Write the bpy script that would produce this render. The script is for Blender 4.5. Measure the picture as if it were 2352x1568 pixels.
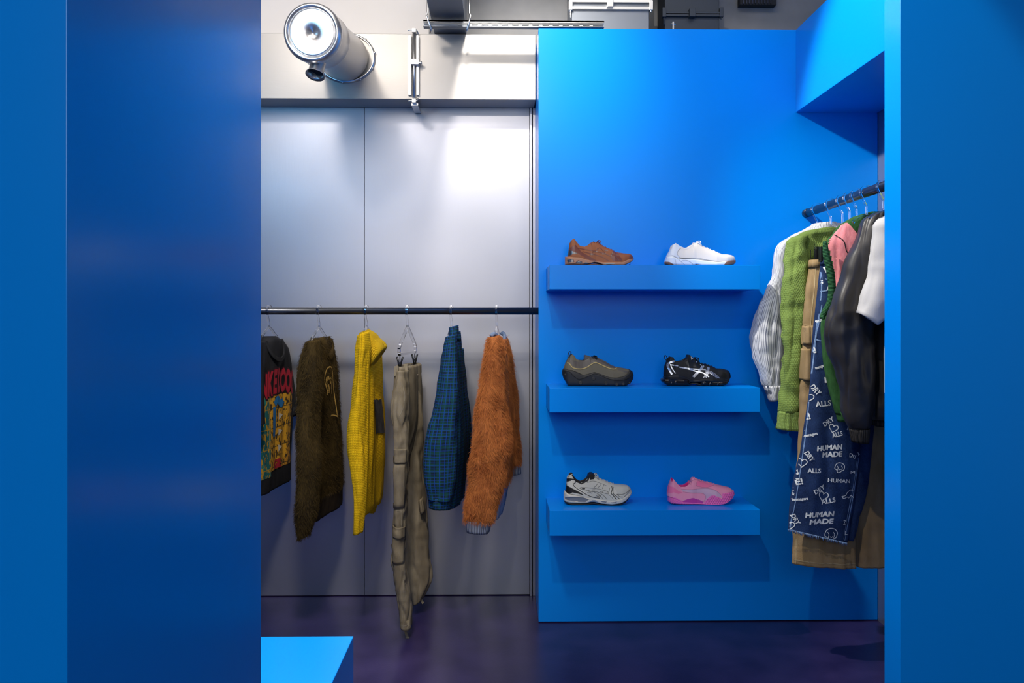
import bpy, bmesh, math, random
from math import sin, cos, pi, radians, sqrt
from mathutils import Vector, Matrix, noise
from mathutils.bvhtree import BVHTree
random.seed(7)
for o in list(bpy.data.objects): bpy.data.objects.remove(o)
S = bpy.context.scene
C = S.collection
# ------------------------------------------------------------------ camera
F = 1847.0; CX = 1176.0; CY = 735.0; TH = radians(0.96); CH = 1.317
cd = bpy.data.cameras.new('camera'); cam = bpy.data.objects.new('camera', cd); C.objects.link(cam)
cam.location = (0, 0, CH); cam.rotation_euler = (pi/2, 0, -TH)
cd.sensor_width = 36; cd.lens = 36*F/2352; cd.shift_y = (CY-784)/2352
cd.clip_start = .05
S.camera = cam
# ------------------------------------------------------------------ world, lights, exposure
w = bpy.data.worlds.new('world'); S.world = w; w.use_nodes = True
w.node_tree.nodes['Background'].inputs[0].default_value = (.7, .8, 1, 1)
w.node_tree.nodes['Background'].inputs[1].default_value = .15
S.view_settings.view_transform = 'Standard'; S.view_settings.look = 'None'
S.view_settings.gamma = 1; S.view_settings.use_curve_mapping = False
S.view_settings.exposure = 0.0

def spot(name, loc, tgt, watt, deg, blend=.4, size=.05, col=(1, .93, .85)):
    d = bpy.data.lights.new(name, 'SPOT'); d.energy = watt; d.spot_size = radians(deg); d.spot_blend = blend
    d.shadow_soft_size = size; d.color = col
    o = bpy.data.objects.new(name, d); C.objects.link(o); o.location = loc
    o.rotation_euler = (Vector(tgt)-Vector(loc)).to_track_quat('-Z', 'Y').to_euler()
    return o
def area(name, loc, tgt, watt, sx, sy, col=(1, 1, 1)):
    d = bpy.data.lights.new(name, 'AREA'); d.shape = 'RECTANGLE'; d.size = sx; d.size_y = sy; d.energy = watt; d.color = col
    o = bpy.data.objects.new(name, d); C.objects.link(o); o.location = loc
    o.rotation_euler = (Vector(tgt)-Vector(loc)).to_track_quat('-Z', 'Y').to_euler()
    return o
spot('track_spot_key', (-.08, 1.0, 3.0), (.6, 3.5, 1.05), 63, 69, .12, .03)
spot('track_spot_wall', (-.06, 2.6, 3.1), (.16, 3.5, 2.5), 105, 58, 1, .06, (1, .97, .94))
spot('track_spot_metal', (-.85, 1.75, 2.9), (-.8, 3.85, 1.95), 60, 112, 1, .45, (1, .93, .87))
spot('track_spot_duct', (-1.0, 2.0, 3.15), (-.85, 3.8, 2.88), 58, 84, 1, .1, (1, .93, .87))
spot('track_spot_rack', (-.05, 2.78, 2.95), (1.3, 2.62, 1.85), 190, 68, .4, .03, (1, .96, .9))
spot('track_spot_plinth', (-.62, 1.75, 3.2), (-.75, 2.1, .45), 430, 42, .7, .05, (1, .97, .92))
spot('track_spot_garments', (-.40, 1.62, 2.85), (-.5, 3.5, .95), 185, 46, .8, .14, (1, .91, .8))
area('fill_area_blue', (-1.5, 1.55, 2.35), (-1.1, 3.85, 1.9), 7, .7, .3, (.25, .62, 1))  # added lamp, out of view: tints a patch of the metal wall blue
area('fill_area_front', (.2, -2.3, 2.4), (.2, 3.5, 1.5), 50, 3.2, 1.4, (.93, .96, 1))  # added fill behind the camera, lifts the shadows under the shelves
area('fill_area_aisle', (.3, 2.6, 3.32), (.3, 2.6, 0), 15, 2.2, .8, (1, .96, .92))  # added overhead fill, softens the contrast of the spots

# ------------------------------------------------------------------ helpers
RX = Vector((cos(TH), -sin(TH), 0)); FW = Vector((sin(TH), cos(TH), 0)); UP = Vector((0, 0, 1))
def at(px, py, Y):
    """the place point seen at a pixel of the photograph, at distance Y in front of the camera"""
    d = RX*((px-CX)/F) + FW + UP*(-(py-CY)/F)
    t = Y/d.y
    return Vector((0, 0, CH)) + d*t
def mlen(Y): return Y/F      # metres per pixel at distance Y

def wloc(o):
    v = Vector((0, 0, 0))
    while o is not None:
        v += o.location; o = o.parent
    return v
def thing(name, label, cat, loc, group=None):
    o = bpy.data.objects.new(name, None); C.objects.link(o); o.location = loc; o.empty_display_size = .05
    o['label'] = label; o['category'] = cat
    if group: o['group'] = group
    return o
def tag(o, label, cat, group=None, kind=None):
    o['label'] = label; o['category'] = cat
    if group: o['group'] = group
    if kind: o['kind'] = kind
    return o

class MB:
    """mesh collector in place coordinates"""
    def __init__(s): s.v = []; s.f = []; s.m = []; s.uv = []; s.sm = []
    def add(s, vs, fs, mi=0, uvs=None, smooth=True):
        b = len(s.v); s.v += [Vector(v) for v in vs]
        for i, f in enumerate(fs):
            s.f.append([b+k for k in f]); s.m.append(mi if isinstance(mi, int) else mi[i]); s.sm.append(smooth)
            if uvs is None: s.uv.append([(0, 0)]*len(f))
            elif isinstance(uvs, dict): s.uv.append(uvs[i])
            else: s.uv.append([uvs[k] for k in f])
        return s
    def box(s, a, b, mi=0, rot=None, c=None):
        x0, y0, z0 = [min(p, q) for p, q in zip(a, b)]; x1, y1, z1 = [max(p, q) for p, q in zip(a, b)]
        vs = [Vector(p) for p in ((x0,y0,z0),(x1,y0,z0),(x1,y1,z0),(x0,y1,z0),(x0,y0,z1),(x1,y0,z1),(x1,y1,z1),(x0,y1,z1))]
        if rot is not None:
            cc = Vector(c) if c is not None else Vector(((x0+x1)/2, (y0+y1)/2, (z0+z1)/2))
            vs = [cc + rot @ (v-cc) for v in vs]
        return s.add(vs, [(0,3,2,1),(4,5,6,7),(0,1,5,4),(1,2,6,5),(2,3,7,6),(3,0,4,7)], mi, smooth=False)
    def tube(s, pts, r, n=10, mi=0, cap=True, closed=False):
        pts = [Vector(p) for p in pts]; rs = r if isinstance(r, (list, tuple)) else [r]*len(pts)
        vs = []; N = len(pts); prev = None
        for i, p in enumerate(pts):
            if closed: t = pts[(i+1) % N]-pts[i-1]
            else: t = (pts[min(i+1, N-1)]-pts[max(i-1, 0)])
            t.normalize()
            if prev is None:
                a = Vector((0, 0, 1)) if abs(t.z) < .9 else Vector((1, 0, 0))
                u = t.cross(a).normalized()
            else:
                u = (prev - t*prev.dot(t))
                u = u.normalized() if u.length > 1e-6 else prev
            prev = u; v = t.cross(u)
            for k in range(n):
                a = 2*pi*k/n; vs.append(p + (u*cos(a)+v*sin(a))*rs[i])
        fs = []
        for i in range(N if closed else N-1):
            j = (i+1) % N
            for k in range(n): fs.append((i*n+k, i*n+(k+1) % n, j*n+(k+1) % n, j*n+k))
        if cap and not closed:
            fs.append(tuple(range(n))[::-1]); fs.append(tuple((N-1)*n+k for k in range(n)))
        return s.add(vs, fs, mi)
    def sweep(s, pts, side, w, h, mi=0, closed=False):
        """flat bar: w along side vector, h in-plane"""
        pts = [Vector(p) for p in pts]; side = Vector(side).normalized(); vs = []; N = len(pts)
        for i, p in enumerate(pts):
            if closed: t = pts[(i+1) % N]-pts[i-1]
            else: t = pts[min(i+1, N-1)]-pts[max(i-1, 0)]
            t.normalize(); q = t.cross(side).normalized()
            for a, b in ((-1,-1),(1,-1),(1,1),(-1,1)): vs.append(p+side*(a*w/2)+q*(b*h/2))
        fs = []
        for i in range(N if closed else N-1):
            j = (i+1) % N
            for k in range(4): fs.append((i*4+k, i*4+(k+1) % 4, j*4+(k+1) % 4, j*4+k))
        if not closed: fs += [(3,2,1,0), tuple((N-1)*4+k for k in range(4))]
        return s.add(vs, fs, mi, smooth=False)
    def lathe(s, org, ax, prof, n=48, mi=0, cap=(True, True)):
        ax = Vector(ax).normalized(); a = Vector((0, 0, 1)) if abs(ax.z) < .9 else Vector((1, 0, 0))
        u = ax.cross(a).normalized(); v = ax.cross(u); vs = []
        for (r, h) in prof:
            for k in range(n):
                t = 2*pi*k/n; vs.append(Vector(org)+ax*h+(u*cos(t)+v*sin(t))*max(r, 1e-5))
        fs = []
        for i in range(len(prof)-1):
            for k in range(n): fs.append((i*n+k, i*n+(k+1) % n, (i+1)*n+(k+1) % n, (i+1)*n+k))
        if cap[0]: fs.append(tuple(range(n))[::-1])
        if cap[1]: fs.append(tuple((len(prof)-1)*n+k for k in range(n)))
        return s.add(vs, fs, mi)
    def prism(s, poly, Y0, Y1, mi=0):
        """polygon in XZ extruded along Y"""
        n = len(poly); vs = [Vector((p[0], Y0, p[1])) for p in poly]+[Vector((p[0], Y1, p[1])) for p in poly]
        fs = [tuple(range(n)), tuple(range(2*n-1, n-1, -1))]
        for k in range(n): fs.append((k, k+n, (k+1) % n+n, (k+1) % n))
        return s.add(vs, fs, mi, smooth=False)
    def build(s, name, mats, parent=None, bevel=0, auto=True):
        me = bpy.data.meshes.new(name); off = wloc(parent) if parent else Vector((0, 0, 0))
        me.from_pydata([v-off for v in s.v], [], s.f)
        if not isinstance(mats, (list, tuple)): mats = [mats]
        for m in mats: me.materials.append(m)
        uvl = me.uv_layers.new(name='UVMap')
        li = 0
        for i, p in enumerate(me.polygons):
            p.material_index = s.m[i]; p.use_smooth = s.sm[i]
            for k, l in enumerate(p.loop_indices): uvl.data[l].uv = s.uv[i][k]
        me.update()
        o = bpy.data.objects.new(name, me); C.objects.link(o)
        if parent: o.parent = parent
        if bevel:
            b = o.modifiers.new('bevel', 'BEVEL'); b.width = bevel; b.segments = 2; b.limit_method = 'ANGLE'; b.angle_limit = radians(50)
        return o
    def bvh(s): return BVHTree.FromPolygons(s.v, s.f)
def struct(name, mb, m, bevel=0):
    o = mb.build(name, m, None, bevel); o['kind'] = 'structure'; return o

# ------------------------------------------------------------------ materials
def M(name, col, rough=.5, metal=0, spec=.5, **k):
    m = bpy.data.materials.new(name); m.use_nodes = True; b = m.node_tree.nodes['Principled BSDF']
    b.inputs['Base Color'].default_value = (*col, 1); b.inputs['Roughness'].default_value = rough
    b.inputs['Metallic'].default_value = metal; b.inputs['Specular IOR Level'].default_value = spec
    for key, val in k.items(): b.inputs[key.replace('_', ' ')].default_value = val
    return m
def P(m): return m.node_tree.nodes['Principled BSDF']
def nd(m, t, **k):
    n = m.node_tree.nodes.new(t)
    for a, b in k.items():
        if a.startswith('i_'): n.inputs[a[2:].replace('_', ' ')].default_value = b
        else: setattr(n, a, b)
    return n
def lk(m, a, b): m.node_tree.links.new(a, b)
def coords(m, kind='Object', scale=(1, 1, 1)):
    tc = nd(m, 'ShaderNodeTexCoord'); mp = nd(m, 'ShaderNodeMapping'); mp.inputs['Scale'].default_value = scale
    lk(m, tc.outputs[kind], mp.inputs['Vector']); return mp.outputs[0]
def bump(m, h, strength=.3, dist=.002):
    b = nd(m, 'ShaderNodeBump'); b.inputs['Strength'].default_value = strength; b.inputs['Distance'].default_value = dist
    lk(m, h, b.inputs['Height']); lk(m, b.outputs[0], P(m).inputs['Normal']); return b
def noisecol(m, c1, c2, scale=20, kind='Object', sc=(1, 1, 1), lo=.35, hi=.65, detail=4):
    v = coords(m, kind, sc); n = nd(m, 'ShaderNodeTexNoise'); n.inputs['Scale'].default_value = scale; n.inputs['Detail'].default_value = detail
    lk(m, v, n.inputs['Vector'])
    r = nd(m, 'ShaderNodeValToRGB'); r.color_ramp.elements[0].position = lo; r.color_ramp.elements[1].position = hi
    r.color_ramp.elements[0].color = (*c1, 1); r.color_ramp.elements[1].color = (*c2, 1)
    lk(m, n.outputs[0], r.inputs[0]); lk(m, r.outputs[0], P(m).inputs['Base Color']); return n
def math_(m, op, a, b=None):
    n = nd(m, 'ShaderNodeMath'); n.operation = op
    for i, x in enumerate((a, b)):
        if x is None: continue
        if isinstance(x, (int, float)): n.inputs[i].default_value = x
        else: lk(m, x, n.inputs[i])
    return n.outputs[0]
def mix(m, fac, a, b):
    n = nd(m, 'ShaderNodeMix'); n.data_type = 'RGBA'
    if isinstance(fac, (int, float)): n.inputs[0].default_value = fac
    else: lk(m, fac, n.inputs[0])
    for i, x in ((6, a), (7, b)):
        if isinstance(x, tuple): n.inputs[i].default_value = (*x, 1)
        else: lk(m, x, n.inputs[i])
    return n.outputs[2]

BLUE = (.0, .26, .86)
m_blue = M('blue_lacquer', BLUE, .27, 0, .2)
nn = nd(m_blue, 'ShaderNodeTexNoise'); nn.inputs['Scale'].default_value = 3; nn.inputs['Detail'].default_value = 2
lk(m_blue, coords(m_blue), nn.inputs['Vector']); bump(m_blue, nn.outputs[0], .06, .01)
m_blue_gloss = M('blue_gloss_panel', BLUE, .20, 0, .38)
nn = nd(m_blue_gloss, 'ShaderNodeTexNoise'); nn.inputs['Scale'].default_value = 2.2; nn.inputs['Detail'].default_value = 3
lk(m_blue_gloss, coords(m_blue_gloss), nn.inputs['Vector']); bump(m_blue_gloss, nn.outputs[0], .15, .012)
def metal_sheet(name, col, rough, sc=(90, 90, 3), st=.08, mt=.86):
    m = M(name, col, rough, mt)
    n = nd(m, 'ShaderNodeTexNoise'); n.inputs['Scale'].default_value = 4; n.inputs['Detail'].default_value = 5
    lk(m, coords(m, 'Object', sc), n.inputs['Vector']); bump(m, n.outputs[0], st, .002)
    n2 = nd(m, 'ShaderNodeTexNoise'); n2.inputs['Scale'].default_value = 2.5; n2.inputs['Detail'].default_value = 4
    lk(m, coords(m), n2.inputs['Vector'])
    lk(m, math_(m, 'MULTIPLY_ADD', n2.outputs[0], .16), P(m).inputs['Roughness'])
    m.node_tree.nodes[-1].inputs[2].default_value = rough-.08
    return m
m_wallmetal = metal_sheet('brushed_metal_cladding', (.45, .45, .485), .46)
m_duct = metal_sheet('galvanised_duct', (.47, .44, .40), .45, (6, 6, 60), .1, .45)
m_duct2 = M('dull_galvanised', (.20, .215, .235), .45, .6)
m_duct3 = M('shaded_duct', (.03, .038, .05), .5, .2)  # dark base colour stands in for the shadow on the second box duct
m_pipe = M('polished_steel_pipe', (.66, .64, .62), .3, .9)
m_steel = M('zinc_fittings', (.75, .73, .7), .3, 1)
m_iron = M('dark_rail_steel', (.09, .095, .11), .28, .9)
m_conc = M('grey_concrete', (.30, .29, .28), .8); noisecol(m_conc, (.22, .22, .215), (.34, .33, .32), 3)
m_plaster = M('pale_plaster', (.8, .74, .68), .6); noisecol(m_plaster, (.80, .74, .68), (.85, .79, .73), 2)
m_white = M('room_white', (.62, .62, .63), .7)
m_floor = M('navy_floor', (.02, .018, .06), .28, 0, .5)
noisecol(m_floor, (.020, .014, .062), (.038, .027, .10), 5, detail=8)
nn = nd(m_floor, 'ShaderNodeTexNoise'); nn.inputs['Scale'].default_value = 160; nn.inputs['Detail'].default_value = 3
lk(m_floor, coords(m_floor), nn.inputs['Vector']); bump(m_floor, nn.outputs[0], .25, .001)
m_clear = M('clear_acrylic', (1, 1, 1), .03, 0, .5, Transmission_Weight=1.0, IOR=1.47)
m_black = M('black_plastic', (.008, .008, .009), .35)
m_dark = M('dark_gap', (.02, .02, .022), .7)

def cloth(name, c1, c2, scale=60, rough=.85, bs=.4, weave=None, sheen=.2):
    m = M(name, c1, rough, 0, .25); noisecol(m, c1, c2, scale, 'Object', (1, 1, .35))
    pass
    n = nd(m, 'ShaderNodeTexNoise'); n.inputs['Scale'].default_value = weave or 300; n.inputs['Detail'].default_value = 2
    lk(m, coords(m), n.inputs['Vector']); bump(m, n.outputs[0], bs, .0015); return m
def knit(name, c1, c2, su, sv, bs=.8, dist=.003, diag=0):
    """knitted cloth from the u,v in metres: su ribs per metre across, sv along"""
    m = M(name, c1, .9, 0, .15); uv = coords(m, 'UV'); sp = nd(m, 'ShaderNodeSeparateXYZ'); lk(m, uv, sp.inputs[0])
    u, v = sp.outputs[0], sp.outputs[1]
    a = math_(m, 'MULTIPLY', u, su*2*pi)
    if diag: a = math_(m, 'ADD', a, math_(m, 'MULTIPLY', v, diag*2*pi))
    sa = math_(m, 'MULTIPLY_ADD', math_(m, 'SINE', a), .5); m.node_tree.nodes[-1].inputs[2].default_value = .5
    h = sa
    if sv:
        b = math_(m, 'ADD', math_(m, 'MULTIPLY', v, sv*2*pi), math_(m, 'MULTIPLY', math_(m, 'COSINE', a), 1.2))
        sb = math_(m, 'MULTIPLY_ADD', math_(m, 'SINE', b), .5); m.node_tree.nodes[-1].inputs[2].default_value = .5
        h = math_(m, 'MULTIPLY', math_(m, 'ADD', sa, sb), .5)
    lk(m, mix(m, h, c2, c1), P(m).inputs['Base Color']); bump(m, h, bs, dist); pass
    return m

# ================================================================== the room
YW = 3.5; YB = 3.85; YD = 3.698; H = 3.4
XL = at(1237, 800, YW).x; XR = at(2016, 800, YW).x; ZT = at(1237, 65, YW).z
struct('floor', MB().box((-3.2, -2.6, -.1), (3.4, 3.99, 0)), m_floor)
struct('ceiling', MB().box((-3.2, -2.6, H), (3.4, 3.99, H+.1)), m_conc)
struct('wall_left', MB().box((-3.2, -2.6, 0), (-3.1, YB, H)), M('pale_blue_paint', (.22, .30, .55), .6))
struct('wall_right', MB().box((3.3, -2.6, 0), (3.4, YB, H)), m_white)
struct('wall_front', MB().box((-3.1, -2.6, 0), (3.3, -2.5, H)), m_white)
# metal cladding in two sheets, seam at 837
xs = at(837, 400, YB).x; xt = at(1216, 400, YB).x
ztop = 2.84
for a, b in ((-3.1, xs-.0009), (xs+.0009, xt)):
    struct('wall_back', MB().box((a, YB, .004), (b, YB+.03, 2.62)), m_wallmetal, .001)
struct('wall_back_upper', MB().box((-3.1, YB+.03, 0), (3.3, YB+.13, H)), m_dark)
xp = at(985, 30, YB).x
struct('wall_back_plaster', MB().box((-3.1, YB-.004, 2.62), (xp, YB+.03, H)), m_plaster)
struct('wall_back_concrete', MB().box((xp, YB-.004, 2.62), (3.3, YB+.03, H)), m_conc)
# steel edge strips between the cladding and the blue wall
t = MB(); x1 = at(1222, 500, YB-.02).x
t.box((xt+.002, YB-.02, .0), (x1, YB+.02, 2.33)); t.box((x1+.004, YB-.012, 0), (XL+.01, YB+.02, 2.33))
struct('trim_1', t, m_wallmetal, .0015)
# blue display wall, header over the rack, near piers
struct('wall_display', MB().box((XL, YW, .004), (XR, YB, ZT)), m_blue, .0015)
YP = 2.30; YP2 = 2.40
xh = at(1828, 200, YW).x; zh = at(1828, 258, YW).z
struct('trim_2', MB().box((xh, YP2, zh), (XR, YW, ZT)), m_blue, .0015)
xpr = at(2068, 700, YP).x
def x_at(px, X):   # distance at which the plane x=X is seen at column px
    k = at(px, 735, 1.0).x
    return X/k
YP2r = x_at(2031.5, xpr)
struct('wall_near_right', MB().box((xpr, YP, 0), (3.3, YP2r, H)), m_blue, .001)
XLP = at(154, 700, .80).x; YLP2 = x_at(600, XLP)
struct('wall_near_left', MB().box((-3.1, .80, 0), (XLP, YLP2, H)), m_blue_gloss, .001)
# side panel of the rack bay (metal)
struct('wall_bay_right', MB().box((XR+.001, YP2r, 0), (XR+.031, YB, H)), m_wallmetal)
# floor plinth at the left
p = MB().box((-1.7, 1.52, 0.0), (at(812, 1460, 2.21).x, 2.21, at(812, 1460, 2.21).z))
tag(p.build('display_plinth', m_blue, None, .002), 'low glossy blue display plinth standing on the floor at bottom left', 'plinth')

# shelves
YS = 3.262
def shelf(ytop, ybot, label):
    a = at(1262, ytop, YS); b = at(1746, ybot, YS)
    o = MB().box((a.x, YS, b.z), (b.x, YW, a.z)).build('floating_shelf', m_blue, None, .0015)
    tag(o, label, 'shelf', 'blue shelves on the display wall'); return a.z
ZS = [shelf(608, 664.5, 'thick blue floating shelf holding the brown and white trainers, topmost of three'),
      shelf(891, 946, 'thick blue floating shelf holding the olive and black trainers, middle of three'),
      shelf(1172, 1228.5, 'thick blue floating shelf holding the cream and pink trainers, lowest of three')]

# ================================================================== ducts and fixings
zd0 = at(1000, 228, YD).z; zd1 = at(1000, 78, YD).z; xd1 = XL-.004
duct = thing('ventilation_duct', 'long pale galvanised duct running along the top of the metal wall', 'duct', (-.7, YD, zd0))
xj = at(948, 150, YD).x
MB().box((-3.09, YD, zd0), (xj, YB-.005, zd1)).build('duct_section', m_duct, duct, .002)
MB().box((xj+.004, YD+.001, zd0), (xd1, YB-.005, zd1)).build('duct_section', m_duct, duct, .002)
for px0, px1 in ((938, 946), (957, 962.5)):
    a = at(px0, 84, YD); b = at(px1, 220, YD)
    MB().box((a.x, YD-.016, b.z), (b.x, YD, a.z)).build('joint_flange', m_steel, duct, .001)
a = at(950, 70, YD-.02)
rod = MB().tube([(at(951, 70, YD-.02)), (at(951, 236, YD-.02))], .0045, 10).build('threaded_rod', m_steel, duct)
c = MB(); q = at(953, 143, YD-.03)
c.box(q+Vector((-.019, -.008, -.012)), q+Vector((.019, .02, .014))); c.tube([q+Vector((.019, 0, -.002)), q+Vector((.032, 0, -.002))], .007, 8)
c.build('joint_clamp', m_steel, duct, .002)
for yy, sg in ((70, 1), (231, -1)):
    h = MB(); q = at(951, yy, YD-.02)
    h.tube([q+Vector((-.028, 0, .002*sg)), q+Vector((.012, 0, 0)), q+Vector((.018, .01, -.012*sg))], .004, 8)
    h.box(q+Vector((-.009, -.008, -.01)), q+Vector((.009, .03, .008)))
    h.build('corner_cleat', m_steel, duct, .001)
q = at(951, 236, YD)
MB().box(q+Vector((-.012, 0, -.012)), q+Vector((.018, .14, 0))).build('joint_flange', m_steel, duct)

# round pipe with a capped end
pipe = thing('capped_vent_pipe', 'round polished steel vent pipe with dished end cap jutting from the duct', 'pipe', at(795, 135, YD))
cb = at(795, 134, YD); ce = at(716, 74, 3.16); ax = (ce-cb).normalized(); Lp = (ce-cb).length
R = 63*mlen(3.16)
MB().lathe(cb, ax, [(R*.99, .03), (R*.99, Lp-.16)], 64, cap=(False, False)).build('pipe_body', m_pipe, pipe)
k = MB(); k.lathe(cb, ax, [(R*1.0, Lp-.17), (R*1.03, Lp-.165), (R*1.05, Lp-.155), (R*1.03, Lp-.145), (R*1.01, Lp-.11), (R*1.03, Lp-.09), (R*1.0, Lp-.02)], 64, cap=(False, False))
k.build('pipe_collar', m_pipe, pipe)
prof = []
for i in range(13):
    a = -pi/2+pi*1.05*i/12; prof.append((R*.94+R*.13*cos(a), Lp-.02+.028*(sin(a))+.0))
ri = R*.85
prof += [(ri, Lp-.002), (ri*.995, Lp-.008), (ri*.985, Lp-.002)]
for i in range(1, 14):
    t = i/13; r = ri*.985*(1-t); dip = -.018*math.exp(-(r/(ri*.22))**2)-.004*(1-(r/ri)**2)
    prof.append((r, Lp-.001+dip))
MB().lathe(cb, ax, prof, 72, cap=(False, False)).build('end_cap', m_pipe, pipe)
fl = MB(); n = 72; vs = []
ex = 68*mlen(YD); ez = 58*mlen(YD)
for rr, yy in ((.93, YD-.016), (.97, YD-.016), (1.0, YD-.004), (1.0, YD)):
    for i in range(n): vs.append((cb.x+ex*rr*cos(2*pi*i/n), yy, cb.z+ez*rr*sin(2*pi*i/n)))
fl.add(vs, [(r*n+i, r*n+(i+1) % n, (r+1)*n+(i+1) % n, (r+1)*n+i) for r in range(3) for i in range(n)])
fl.build('base_flange', m_steel, pipe)
for i in range(10):
    t = 2*pi*i/10+.2
    MB().lathe((cb.x+ex*.985*cos(t), YD-.008, cb.z+ez*.985*sin(t)), (0, -1, 0), [(.005, 0), (.0048, .004), (.003, .006)], 10).build('screw', m_steel, pipe)
q = at(731, 145, 3.24); q2 = at(724, 172, 3.22)
sp_ = MB(); ax2 = (q2-q).normalized(); L2 = (q2-q).length; r2 = 17.5*mlen(3.22)
sp_.lathe(q, ax2, [(r2, -.03), (r2, L2-.012), (r2*1.28, L2), (r2*1.28, L2+.002), (r2*.98, L2-.008), (r2*.95, L2-.04)], 40, cap=(False, False))
so = sp_.build('drain_spout', m_pipe, pipe)
d_ = MB(); d_.lathe(q, ax2, [(r2*.97, L2-.02), (.001, L2-.02)], 32, cap=(False, False)); d_.box(q2+Vector((-r2*.9, -.001, -.001)), q2+Vector((r2*.9, .001, .004)), rot=Matrix.Rotation(.6, 3, 'Y'))
d_.build('damper_blade', m_dark, so)

# ceiling duct that meets the wall duct, seen from below
zc = zd1+.006; a = at(997, 75, YD); b = at(1071, 75, YD)
cdt = thing('ceiling_duct', 'grey rectangular duct running overhead and meeting the top of the wall duct', 'duct', (a.x, 2.9, zc))
MB().box((a.x, .9, zc), (b.x, YD+.03, zc+.3)).build('duct_body', m_duct2, cdt, .002)
# slotted strut under it
ys = (zc-.02-CH)*F/(CY-50)
a = at(972, 45, ys); b = at(1388, 59, ys)
st = thing('slotted_support_channel', 'slotted steel channel hung crosswise under the overhead duct', 'support', Vector((a.x, ys, a.z)))
z1 = a.z; z0 = at(972, 59, ys).z
k = MB(); k.box((a.x, ys, z1-.009), (b.x, ys+.04, z1)); k.box((a.x, ys+.036, z0), (b.x, ys+.04, z1)); k.box((a.x, ys, z1-.011), (b.x, ys+.003, z1)); k.build('channel', m_steel, st, .001)
k = MB(); k.box((a.x, ys+.004, z0-.001), (b.x, ys+.034, z0+.002)); k.build('channel_lip', m_duct2, st)
nsl = 14
for i in range(nsl):
    xx = a.x+.15+(b.x-a.x-.17)*i/nsl
    MB().box((xx, ys+.002, z0+.003), (xx+.015, ys+.006, z0+.0075)).build('slot', m_steel, st)
for px, dx in ((990, -8), (1073, 5)):
    h = MB(); pts = [at(px+dx, -20, ys-.01), at(px+dx, 30, ys-.01), at(px+dx+3*(-1 if dx < 0 else 1), 36, ys-.01), at(px, 66, ys-.012), at(px-2, 74, ys)]
    h.tube(pts, .004, 8); h.build('hanger_rod', m_steel, st)
# box ducts above the display wall
def boxduct(x0, x1, Y, label, top, fl, m):
    a = at(x0, 60, Y); b = at(x1, 60, Y)
    t = thing('box_duct', label, 'duct', (a.x, Y, ZT+.0), 'box ducts above the display wall')
    MB().box((a.x, Y, ZT-.03), (b.x, YB-.02, H-.03)).build('duct_body', m, t, .002)
    for yy in fl:
        q = at(x0, yy, Y)
        MB().box((a.x-.012, Y-.014, q.z-.007), (b.x+.012, Y, q.z+.007)).build('joint_flange', m_steel if top else m, t, .001)
    q0 = at((x0+x1)/2-2, (fl[0]+fl[1])/2 if len(fl) > 1 else fl[0], Y)
    MB().box(q0+Vector((-.014, -.03, -.018)), q0+Vector((.014, 0, .02))).build('joint_clamp', m_steel if top else m, t, .002)
    for xx in (x0-3, x1+3):
        q0 = at(xx, fl[0], Y)
        kk = MB().box(q0+Vector((-.008, -.02, -.012)), q0+Vector((.008, .005, .03)))
        kk.tube([q0+Vector((0, -.01, .03)), q0+Vector((0, -.01, -.045 if xx < x0 else -.02))], .0035, 8)
        kk.build('corner_cleat', m_steel if top else m, t, .001)
    return t
boxduct(1313, 1491, 3.6, 'galvanised box duct with clamped flange joint above the blue wall', True, (20, 4), m_duct2)
boxduct(1527, 1652, 3.66, 'dim dark box duct above the blue wall, right of the clamped one', False, (36, 32), m_duct3)
# bare threaded fixing on the wall top
q = at(1545, 62, YW+.02)
k = MB(); k.box(q+Vector((-.003, -.01, -.02)), q+Vector((.004, .004, .02))); k.tube([q+Vector((-.006, 0, .014)), q+Vector((.014, 0, .012))], .003, 8)
tag(k.build('wall_bracket', m_steel), 'tiny steel bracket poking over the top edge of the blue wall', 'bracket')
# pipes and grille dim at right
q = at(1700, 10, 3.8)
g = thing('vent_grille', 'dark perforated vent grille above the right of the blue wall', 'grille', q)
MB().box(q, at(1777, -40, 3.84)).build('grille_frame', m_dark, g)
for i in range(10):
    qq = at(1706+i*7, 8, 3.795); MB().box(qq, qq+Vector((.006, .01, .06))).build('grille_slat', m_iron, g)

# ================================================================== rails
RZ = at(900, 714, 3.52).z; RR = 8.2*mlen(3.52)
r1 = MB().tube([(-3.1, 3.52, RZ), (XL+.01, 3.52, RZ)], RR, 24).build('clothes_rail', m_iron)
tag(r1, 'dark steel clothes rail running level along the metal wall', 'rail', 'dark steel clothes rails')
q = at(1853, 487, 3.46); RX2, RZ2 = q.x+.012, q.z
r2 = thing('clothes_rail', 'dark steel clothes rail coming forward from the blue wall at right', 'rail', (RX2, 3.46, RZ2), 'dark steel clothes rails')
MB().tube([(RX2, 3.47, RZ2), (RX2, YP2r+.002, RZ2)], .0175, 28).build('rail_tube', m_iron, r2)
MB().tube([(RX2, 3.5, RZ2), (RX2, 3.468, RZ2)], .0185, 28).build('wall_socket', m_iron, r2)

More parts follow.
